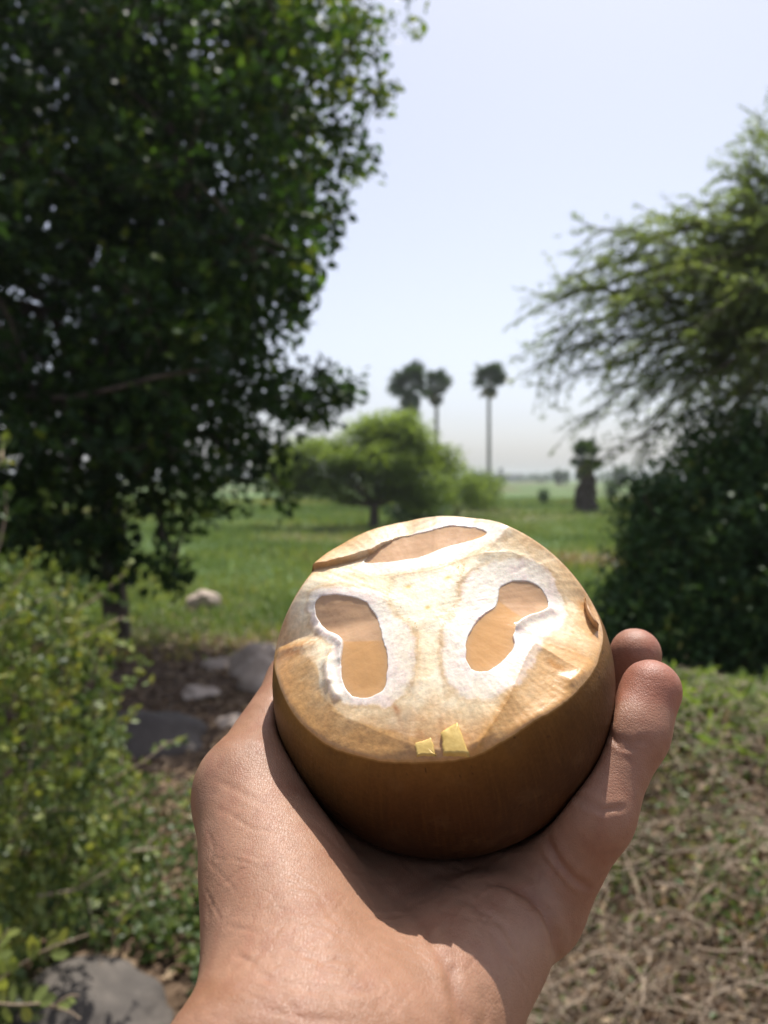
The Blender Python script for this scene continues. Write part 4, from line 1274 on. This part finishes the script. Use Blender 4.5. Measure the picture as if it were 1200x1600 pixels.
# --- loose flaps of husk standing on the rim
def flap(name, poly, lift, thick, mat, seg=5):
    """small slab whose outline follows poly (picture points laid on the cut surface)"""
    P_ = np.array([px_uv(*p) for p in poly]); P_ = np.concatenate([P_[k] + (P_[(k + 1) % len(P_)] - P_[k]) * np.linspace(0, 1, seg, endpoint=False)[:, None] for k in range(len(P_))])
    P_ += rng.normal(size=P_.shape) * .00008
    rr_ = np.hypot(P_[:, 0], P_[:, 1]); tt = np.arctan2(P_[:, 1], P_[:, 0])
    rim = np.interp(tt, th, rho_rim, period=2 * np.pi); Hh = np.interp(tt, th, Hr, period=2 * np.pi); s_ = (rr_ / rim).clip(0, 1.02)
    hs = h0 + (Hh - h0) * s_ ** 2.2 + DOME * (1 - s_ ** 2).clip(0, 1)
    n = len(P_); c = P_.mean(0)
    topv = loc_c(P_[:, 0], P_[:, 1], hs + lift + thick)
    inn = c + (P_ - c) * .82
    topi = loc_c(inn[:, 0], inn[:, 1], hs + lift + thick * 1.12)
    bot = loc_c(P_[:, 0], P_[:, 1], hs - .0006)
    cen_ = topi.mean(0)[None]
    V_ = np.concatenate([bot, topv, topi, cen_])
    k = np.arange(n); k1 = (k + 1) % n
    Q1 = np.stack([k, k1, n + k1, n + k], -1); Q2 = np.stack([n + k, n + k1, 2 * n + k1, 2 * n + k], -1)
    T_ = np.stack([2 * n + k, 2 * n + k1, np.full(n, 3 * n)], -1)
    return mesh_np(name, c2w(V_), [np.concatenate([Q1, Q2]), T_], mat, fruit, False)


M['flap'] = rough_mat('husk_flap', [(.3, (.52, .33, .075)), (.7, (.70, .50, .16))], 300, .45, .04, 900)
flap('husk_flap', [(650, 1168), (664, 1164), (676, 1160), (680, 1180), (681, 1187), (653, 1187)], .0002, .0007, M['flap'])
flap('husk_flap', [(691, 1153), (704, 1144), (716, 1137), (724, 1160), (733, 1186), (712, 1187), (694, 1187)], .0003, .0011, M['flap'])
M['sliver'] = rough_mat('husk_sliver', [(.3, (.36, .17, .06)), (.7, (.55, .32, .14))], 300, .6, .06, 900)
flap('husk_sliver', [(914, 918), (920, 930), (930, 950), (936, 964), (928, 958), (918, 938)], .0010, .0016, M['sliver'])

# ================================================================== hand: one continuous surface from a distance field
# bones as (right, up, depth) in metres; the palm lies level under the fruit, the fingers rise round its far right side
HB = []


def bone(a, b, ra_, rb_, k=.006): HB.append((np.array(a, float), np.array(b, float), ra_, rb_, k))


# forearm and wrist
bone((-.115, -.235, -.04), (-.034, -.134, .085), .040, .026, .01)
bone((-.085, -.250, -.05), (-.004, -.136, .085), .040, .026, .012)
bone((-.034, -.134, .085), (-.0238, -.0990, .132), .026, .0165, .016)
bone((-.006, -.136, .085), (-.0085, -.1015, .132), .025, .0160, .012)
# carpus to knuckles
bone((-.012, -.108, .140), (-.013, -.1035, .232), .0165, .0120, .010)
bone((-.006, -.1125, .138), (.010, -.1045, .236), .0165, .0120, .010)
bone((.000, -.1035, .180), (.018, -.1040, .208), .0140, .0140, .012)
bone((.018, -.1040, .208), (.035, -.0910, .213), .0140, .0120, .012)
bone((.036, -.0935, .201), (.049, -.0800, .211), .0110, .0110, .010)
bone((-.008, -.1020, .200), (-.026, -.0860, .206), .0130, .0120, .012)
bone((.002, -.1105, .138), (.028, -.1040, .222), .0160, .0115, .010)
bone((-.003, -.107, .140), (.0365, -.0985, .192), .0145, .0108, .009)
# heel pads
bone((-.002, -.1005, .142), (.0225, -.0985, .176), .0140, .0120, .009)
bone((-.0150, -.098, .143), (-.0222, -.0885, .178), .0155, .0160, .012)
bone((-.0185, -.093, .152), (-.0335, -.0720, .194), .0150, .0140, .010)
# web and thumb
bone((-.030, -.080, .197), (-.014, -.1015, .222), .0110, .0115, .012)
bone((-.0335, -.0705, .197), (-.0255, -.0540, .241), .0133, .0105, .006)
bone((-.0255, -.0540, .241), (-.0125, -.0450, .262), .0105, .0088, .005)
# little finger
bone((.0385, -.0985, .192), (.0512, -.0735, .187), .0108, .0086, .006)
bone((.0512, -.0735, .187), (.0632, -.0560, .1945), .0086, .0081, .005)
bone((.0632, -.0560, .1945), (.0694, -.0462, .1995), .0081, .0077, .004)
# ring finger
bone((.028, -.1065, .222), (.0590, -.0870, .234), .0110, .0090, .006)
bone((.0590, -.0870, .234), (.0705, -.0630, .231), .0090, .0082, .003)
bone((.0705, -.0630, .231), (.0737, -.0415, .2250), .0082, .0074, .003)
# middle finger
bone((.010, -.1085, .236), (.043, -.098, .264), .0115, .0092, .006)
bone((.043, -.098, .264), (.0610, -.0700, .263), .0092, .0084, .003)
bone((.0610, -.0700, .263), (.0628, -.0390, .2500), .0084, .0072, .003)
# index finger
bone((-.013, -.1055, .232), (.010, -.098, .276), .0112, .0092, .006)
bone((.010, -.098, .276), (.026, -.074, .286), .0092, .0084, .003)
bone((.026, -.074, .286), (.034, -.054, .280), .0084, .0076, .003)


def sd_cone(p, a, b, r1, r2):
    ba = b - a; l2 = ba @ ba
    t = np.clip(((p - a) @ ba) / l2, 0, 1).astype(np.float32)
    d = p - a - t[..., None] * ba
    return np.sqrt((d * d).sum(-1)) - (r1 + (r2 - r1) * t)


def smin(a, b, k):
    hh = np.maximum(k - np.abs(a - b), 0) / k
    return np.minimum(a, b) - hh * hh * k * .25


def finish(d, p):
    # flesh presses against the fruit
    f = np.sqrt(((p - FC) ** 2).sum(-1)) - (FR + .0002)
    k = .0018
    hh = np.maximum(k - np.abs(-f - d), 0) / k
    return np.maximum(d, -f) + hh * hh * k * .25


def hand_sdf_pts(p):
    d = np.full(len(p), 1.0)
    for a, b, r1, r2, k in HB: d = smin(d, sd_cone(p, a, b, r1, r2), k)
    return finish(d, p)


g_ = .0013
lo = np.array([-.175, -.30, -.10]); hi = np.array([.10, -.02, .31])
nn_ = ((hi - lo) / g_).astype(int) + 1
ax = [lo[k] + g_ * np.arange(nn_[k]) for k in range(3)]
Dg = np.full(nn_, 1.0, np.float32)
for a, b, r1, r2, k in HB:
    l_ = np.minimum(a, b) - max(r1, r2) - .014; h_ = np.maximum(a, b) + max(r1, r2) + .014
    i0 = np.maximum(((l_ - lo) / g_).astype(int), 0); i1 = np.minimum(((h_ - lo) / g_).astype(int) + 1, nn_)
    gx_, gy_, gz_ = np.meshgrid(*[ax[q][i0[q]:i1[q]].astype(np.float32) for q in range(3)], indexing='ij')
    s_ = (slice(i0[0], i1[0]), slice(i0[1], i1[1]), slice(i0[2], i1[2]))
    Dg[s_] = smin(Dg[s_], sd_cone(np.stack([gx_, gy_, gz_], -1), a.astype(np.float32), b.astype(np.float32), r1, r2), k)
gx_, gy_, gz_ = np.meshgrid(*[a.astype(np.float32) for a in ax], indexing='ij', sparse=True)
f = np.sqrt((gx_ - FC[0]) ** 2 + (gy_ - FC[1]) ** 2 + (gz_ - FC[2]) ** 2) - (FR + .0002)
hh = np.maximum(.0018 - np.abs(-f - Dg), 0) / .0018
Dg = np.maximum(Dg, -f) + hh * hh * .0018 * .25


def surface_nets(D, lo, g):
    ins = D < 0
    n = D.shape
    c = sum(ins[a:n[0] - 1 + a, b:n[1] - 1 + b, c_:n[2] - 1 + c_].astype(np.int8) for a in (0, 1) for b in (0, 1) for c_ in (0, 1))
    act = (c > 0) & (c < 8)
    idx = np.full(act.shape, -1, np.int64)
    ai = np.argwhere(act)
    idx[act] = np.arange(len(ai))
    acc = np.zeros((len(ai), 3)); cnt = np.zeros(len(ai))
    cor = [(a, b, c_) for a in (0, 1) for b in (0, 1) for c_ in (0, 1)]
    for p in cor:
        for ax_ in range(3):
            if p[ax_] == 0:
                q = list(p); q[ax_] = 1
                d0 = D[ai[:, 0] + p[0], ai[:, 1] + p[1], ai[:, 2] + p[2]]; d1 = D[ai[:, 0] + q[0], ai[:, 1] + q[1], ai[:, 2] + q[2]]
                m_ = (d0 < 0) != (d1 < 0)
                t = np.where(m_, d0 / (d0 - d1 + 1e-20), 0)
                pos = np.tile(np.array(p, float), (len(ai), 1)); pos[:, ax_] += t
                acc += pos * m_[:, None]; cnt += m_
    V = lo + g * (ai + acc / cnt[:, None])
    F = []
    for ax_ in range(3):
        o1, o2 = [k for k in range(3) if k != ax_]
        sl0 = [slice(1, n[k] - 1) for k in range(3)]; sl1 = list(sl0)
        sl0[ax_] = slice(0, n[ax_] - 1); sl1[ax_] = slice(1, n[ax_])
        A = ins[tuple(sl0)]; B = ins[tuple(sl1)]
        e = np.argwhere(A != B)
        fl = A[e[:, 0], e[:, 1], e[:, 2]]
        off = np.array([1, 1, 1]); off[ax_] = 0
        p = e + off
        def cell(d1, d2):
            q = p.copy(); q[:, o1] -= d1; q[:, o2] -= d2
            return idx[q[:, 0], q[:, 1], q[:, 2]]
        q = np.stack([cell(0, 0), cell(1, 0), cell(1, 1), cell(0, 1)], -1)
        if ax_ == 1: fl = ~fl
        q[~fl] = q[~fl][:, ::-1]
        F.append(q)
    F = np.concatenate(F)
    return V, F[(F >= 0).all(1)]


Vh, Fh = surface_nets(Dg, lo, g_)


def grad(p, e=.0004):
    return np.stack([hand_sdf_pts(p + e * np.eye(3)[k]) - hand_sdf_pts(p - e * np.eye(3)[k]) for k in range(3)], -1) / (2 * e)


for _ in range(2):
    dd = hand_sdf_pts(Vh); gg = grad(Vh); Vh = Vh - (dd / np.maximum((gg ** 2).sum(-1), .3))[:, None] * gg
# one level of smooth subdivision, then sculpt folds on the dense mesh
me = mesh_np('tmp', Vh, Fh, None, None, True, link=False)
ob = bpy.data.objects.new('tmp', me); COL.objects.link(ob)
md = ob.modifiers.new('s', 'SUBSURF'); md.levels = 1
dg = bpy.context.evaluated_depsgraph_get(); ev = ob.evaluated_get(dg); m2 = ev.to_mesh()
nv = len(m2.vertices); Vh = np.empty(nv * 3, np.float32); m2.vertices.foreach_get('co', Vh); Vh = Vh.reshape(-1, 3).astype(float)
Fh = np.empty(len(m2.loops), np.int32); m2.loops.foreach_get('vertex_index', Fh); Fh = Fh.reshape(-1, 4)
Nh = np.empty(nv * 3, np.float32); m2.vertices.foreach_get('normal', Nh); Nh = Nh.reshape(-1, 3).astype(float)
ev.to_mesh_clear(); bpy.data.objects.remove(ob); bpy.data.meshes.remove(me)
hpx = 600 + 1200 * Vh[:, 0] / np.maximum(Vh[:, 2], .03); hpy = 800 - 1200 * Vh[:, 1] / np.maximum(Vh[:, 2], .03)
face = sstep(.0, .25, -(unit(Vh) * Nh).sum(1))
pp = np.stack([hpx, hpy], -1)
disp = np.zeros(nv)
# (points along the fold as seen from the eye, half width px, depth m, nearest / farthest depth it applies to)
FOLD = [([(940, 1128), (960, 1152), (985, 1162), (1008, 1158)], 6, .0005, 0, .215), ([(945, 1142), (970, 1168), (998, 1172)], 4, .0004, 0, .215),
        ([(880, 1232), (915, 1252), (945, 1266), (975, 1262)], 5, .0006, 0, .215), ([(885, 1245), (920, 1262), (950, 1274)], 3, .0003, 0, .215),
        ([(848, 1298), (872, 1345), (900, 1376), (920, 1388)], 6, .0010, 0, .215), ([(840, 1330), (870, 1370), (898, 1400)], 4, .0004, 0, .215),
        ([(748, 1374), (790, 1379), (826, 1398), (852, 1424), (868, 1462), (872, 1500)], 7, .0015, 0, .23), ([(700, 1400), (740, 1412), (790, 1450), (815, 1500)], 5, .0004, 0, .23),
        ([(560, 1345), (600, 1390), (660, 1440), (700, 1520), (715, 1600)], 8, .0006, 0, .23), ([(640, 1340), (700, 1372), (760, 1440), (800, 1520)], 6, .0004, 0, .23),
        ([(400, 1110), (435, 1120), (470, 1125)], 4, .0003, 0, .3), ([(395, 1130), (425, 1136)], 3, .0002, 0, .3), ([(330, 1215), (380, 1240), (420, 1262)], 5, .00018, 0, .3), ([(335, 1260), (390, 1290)], 4, .00014, 0, .3),
        ([(400, 1520), (470, 1545), (540, 1552), (600, 1545)], 6, .0002, 0, .3), ([(440, 1480), (500, 1500), (560, 1500)], 5, .0002, 0, .3), ([(360, 1480), (420, 1530), (470, 1590)], 5, .0002, 0, .3),
        ([(390, 1570), (470, 1590), (560, 1598)], 6, .0002, 0, .3), ([(705, 1500), (712, 1540), (730, 1600)], 9, .0008, 0, .3), ([(755, 1550), (760, 1600)], 6, .0004, 0, .3)]
rngf = np.random.default_rng(5)
for _ in range(150):        # short fine wrinkles over the thenar and wrist
    a0 = np.array([rngf.uniform(320, 780), rngf.uniform(1280, 1600)]); an = rngf.normal(-.45, .35) + (math.pi / 2.4 if rngf.random() < .35 else 0); ln = rngf.uniform(25, 80)
    FOLD.append(([tuple(a0), tuple(a0 + ln / 2 * np.array([math.cos(an), -math.sin(an)]) + rngf.normal(size=2) * 3), tuple(a0 + ln * np.array([math.cos(an), -math.sin(an)]))], rngf.uniform(1.8, 3.0), rngf.uniform(.00008, .00024), 0, .3))
for P_, w_, dp_, d0_, d1_ in FOLD:
    P_ = smooth_open = np.array(P_, float)
    bb0 = P_.min(0) - 5 * w_; bb1 = P_.max(0) + 5 * w_
    k = np.where((pp > bb0).all(1) & (pp < bb1).all(1) & (face > .01) & (Vh[:, 2] > d0_) & (Vh[:, 2] < d1_))[0]
    if not len(k): continue
    d_ = d_line(pp[k], P_)
    tt = np.linalg.norm(pp[k] - P_[0], axis=1) / np.linalg.norm(P_[-1] - P_[0]); ta = sstep(-.0, .18, tt) * sstep(1.12, .85, tt)
    dp_ = dp_ * .6
    disp[k] += (-dp_ * np.exp(-(d_ / w_) ** 2) + dp_ * .35 * np.exp(-((d_ - 2.2 * w_) / (1.4 * w_)) ** 2)) * face[k] * ta
# soft unevenness of flesh
disp += .0005 * (fbm(Vh[:, 0] + Vh[:, 2] * .6, Vh[:, 1] - Vh[:, 2] * .5, 70, 201) - .5)
clear = np.sqrt(((Vh - FC) ** 2).sum(-1)) - FR
disp = np.where(clear < .0012, np.minimum(disp, 0), disp)
Vs = Vh + Nh * disp[:, None]
# skin colour: pads, joints and the little finger side are redder, the back and forearm browner
nn1 = fbm(Vh[:, 0] + Vh[:, 2] * .5, Vh[:, 1] + Vh[:, 2] * .8, 60, 211); nn2 = fbm(Vh[:, 0] * 1.1 - Vh[:, 2], Vh[:, 1] + Vh[:, 0], 240, 221)
cs = np.tile(np.array([.315, .168, .102]), (nv, 1))
fing = sstep(.040, .060, Vh[:, 0]) * sstep(.16, .18, Vh[:, 2])
cs = mixc(cs, (.30, .125, .072), fing * .8)
cs = mixc(cs, (.38, .13, .085), np.exp(-(np.linalg.norm(Vh - np.array([.0695, -.0462, .1995]), axis=1) / .012) ** 2) * .6)
cs = mixc(cs, (.38, .13, .085), np.exp(-(np.linalg.norm(Vh - np.array([.0737, -.0415, .2250]), axis=1) / .012) ** 2) * .6)
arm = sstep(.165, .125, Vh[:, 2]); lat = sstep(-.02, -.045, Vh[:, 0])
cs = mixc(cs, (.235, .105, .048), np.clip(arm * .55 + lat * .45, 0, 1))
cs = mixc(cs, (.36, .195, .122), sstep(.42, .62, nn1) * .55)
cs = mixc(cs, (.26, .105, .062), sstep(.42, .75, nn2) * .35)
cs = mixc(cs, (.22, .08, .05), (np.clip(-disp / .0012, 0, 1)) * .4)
cs = np.concatenate([cs.clip(0, 1), np.ones((nv, 1))], 1)
m, nt_, b_ = new_mat('skin')
a_ = nd(nt_, 'ShaderNodeAttribute', attribute_name='albedo')
geo = nd(nt_, 'ShaderNodeNewGeometry')
n1_ = nd(nt_, 'ShaderNodeTexNoise'); n1_.inputs['Scale'].default_value = 500; n1_.inputs['Detail'].default_value = 4
nt_.links.new(geo.outputs['Position'], n1_.inputs[0])
mr = nd(nt_, 'ShaderNodeMapRange'); mr.inputs['To Min'].default_value = .86; mr.inputs['To Max'].default_value = 1.14
nt_.links.new(n1_.outputs[0], mr.inputs[0])
mu = nd(nt_, 'ShaderNodeMix', data_type='RGBA', blend_type='MULTIPLY'); mu.inputs[0].default_value = 1
nt_.links.new(a_.outputs['Color'], mu.inputs[6]); nt_.links.new(mr.outputs[0], mu.inputs[7])
nt_.links.new(mu.outputs[2], b_.inputs['Base Color'])
b_.inputs['Roughness'].default_value = .46
b_.inputs['Specular IOR Level'].default_value = .42
b_.inputs['Subsurface Weight'].default_value = .16
b_.inputs['Subsurface Radius'].default_value = (1, .32, .18)
b_.inputs['Subsurface Scale'].default_value = .0035
# skin relief: two families of crossing fine lines plus pores
prev = None


def lines(rot, sc, scale, dist, strength, prev, wdist=2.5):
    mp = nd(nt_, 'ShaderNodeMapping'); mp.inputs['Rotation'].default_value = rot; mp.inputs['Scale'].default_value = sc
    nt_.links.new(geo.outputs['Position'], mp.inputs[0])
    vo = nd(nt_, 'ShaderNodeTexVoronoi', feature='DISTANCE_TO_EDGE'); vo.inputs['Scale'].default_value = scale
    wn = nd(nt_, 'ShaderNodeTexNoise'); wn.inputs['Scale'].default_value = 160; wn.inputs['Detail'].default_value = 3
    nt_.links.new(mp.outputs[0], wn.inputs[0])
    ma = nd(nt_, 'ShaderNodeVectorMath', operation='MULTIPLY_ADD'); ma.inputs[1].default_value = (.0008,) * 3
    nt_.links.new(wn.outputs['Color'], ma.inputs[0]); nt_.links.new(mp.outputs[0], ma.inputs[2])
    nt_.links.new(ma.outputs[0], vo.inputs['Vector'])
    rp = nd(nt_, 'ShaderNodeMapRange'); rp.inputs['From Max'].default_value = .16; rp.clamp = True
    nt_.links.new(vo.outputs['Distance'], rp.inputs[0])
    bp = nd(nt_, 'ShaderNodeBump'); bp.inputs['Strength'].default_value = strength; bp.inputs['Distance'].default_value = dist
    nt_.links.new(rp.outputs[0], bp.inputs['Height'])
    if prev is not None: nt_.links.new(prev.outputs[0], bp.inputs['Normal'])
    return bp


b1_ = lines((.3, .5, .55), (1, .34, .6), 2100, .00006, .6, None)
b2_ = lines((1.1, -.3, -.7), (.38, 1, .7), 1500, .00005, .45, b1_)
b3_ = lines((.1, .9, .2), (1, .8, 1), 2600, .00003, .4, b2_)
nt_.links.new(b3_.outputs[0], b_.inputs['Normal'])
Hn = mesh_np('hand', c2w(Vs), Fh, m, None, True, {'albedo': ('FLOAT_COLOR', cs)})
tag(Hn, 'bare left hand and forearm, palm up, fingers curled round the sliced palm fruit', 'hand')
hand_obj = Hn


# nails on the far side of the finger tips
M['nail'] = rough_mat('nail', [(.3, (.62, .40, .32)), (.7, (.72, .50, .42))], 60, .3, .02, 300)
for (a, b, r1) in [((.0632, -.0560, .1945), (.0695, -.0462, .1995), .0080), ((.0705, -.0630, .231), (.0737, -.0415, .2250), .0074), ((.0610, -.0700, .263), (.0628, -.0390, .2500), .0072),
                   ((.026, -.074, .286), (.034, -.054, .280), .0076), ((-.0255, -.0540, .241), (-.0125, -.0450, .262), .0088)]:
    a = np.array(a); b = np.array(b); ax_ = unit(b - a)
    out_ = unit(b - FC) + (np.array([-.15, -.15, 2.2]) if b[0] > 0 else 0); out_ = unit(out_ - (out_ @ ax_) * ax_); sd_ = np.cross(ax_, out_)
    U_, W_ = np.meshgrid(np.linspace(-1, 1, 9), np.linspace(0, 1, 8))
    wid = .80 * np.sqrt(np.clip(1 - (np.abs(W_ - .5) * 1.5) ** 4, .2, 1))
    ang = U_ * wid
    rr_ = r1 * 1.02
    Pn = b - ax_ * .0085 + ax_ * (W_[..., None] * .0098) + rr_ * (np.cos(ang)[..., None] * out_ + np.sin(ang)[..., None] * sd_) - out_ * (.0012 * W_[..., None] ** 2)
    Pn = np.concatenate([Pn.reshape(-1, 3), (Pn - out_ * .0008).reshape(-1, 3)])
    ii = np.arange(72).reshape(8, 9)
    q = np.stack([ii[:-1, :-1], ii[:-1, 1:], ii[1:, 1:], ii[1:, :-1]], -1).reshape(-1, 4)
    rimi = np.concatenate([ii[0, :], ii[1:, -1], ii[-1, -2::-1], ii[-2:0:-1, 0]])
    r2_ = np.roll(rimi, -1)
    q = np.concatenate([q, q[:, ::-1] + 72, np.stack([rimi, r2_, r2_ + 72, rimi + 72], -1)])
    o = mesh_np('fingernail', c2w(Pn), q, M['nail'], None, True)
    o.parent = hand_obj


# ------------------------------------------------------------------ haze
import bmesh
hm = bpy.data.meshes.new('haze'); bm = bmesh.new(); bmesh.ops.create_cube(bm, size=1)
for v in bm.verts: v.co = Vector((v.co.x * 5400, v.co.y * 3700 + 1740, v.co.z * 22 + 9))
bm.to_mesh(hm); bm.free()
hz = bpy.data.objects.new('haze', hm); COL.objects.link(hz)
m = bpy.data.materials.new('haze'); m.use_nodes = True
nt_ = m.node_tree; nt_.nodes.remove(nt_.nodes['Principled BSDF'])
pv = nt_.nodes.new('ShaderNodeVolumePrincipled'); pv.inputs['Density'].default_value = 0.0007
pv.inputs['Color'].default_value = (.72, .75, .80, 1); pv.inputs['Anisotropy'].default_value = .3
nt_.links.new(pv.outputs[0], nt_.nodes['Material Output'].inputs['Volume'])
hm.materials.append(m)
tag(hz, 'pale haze in the air over the field', 'haze', kind='stuff')
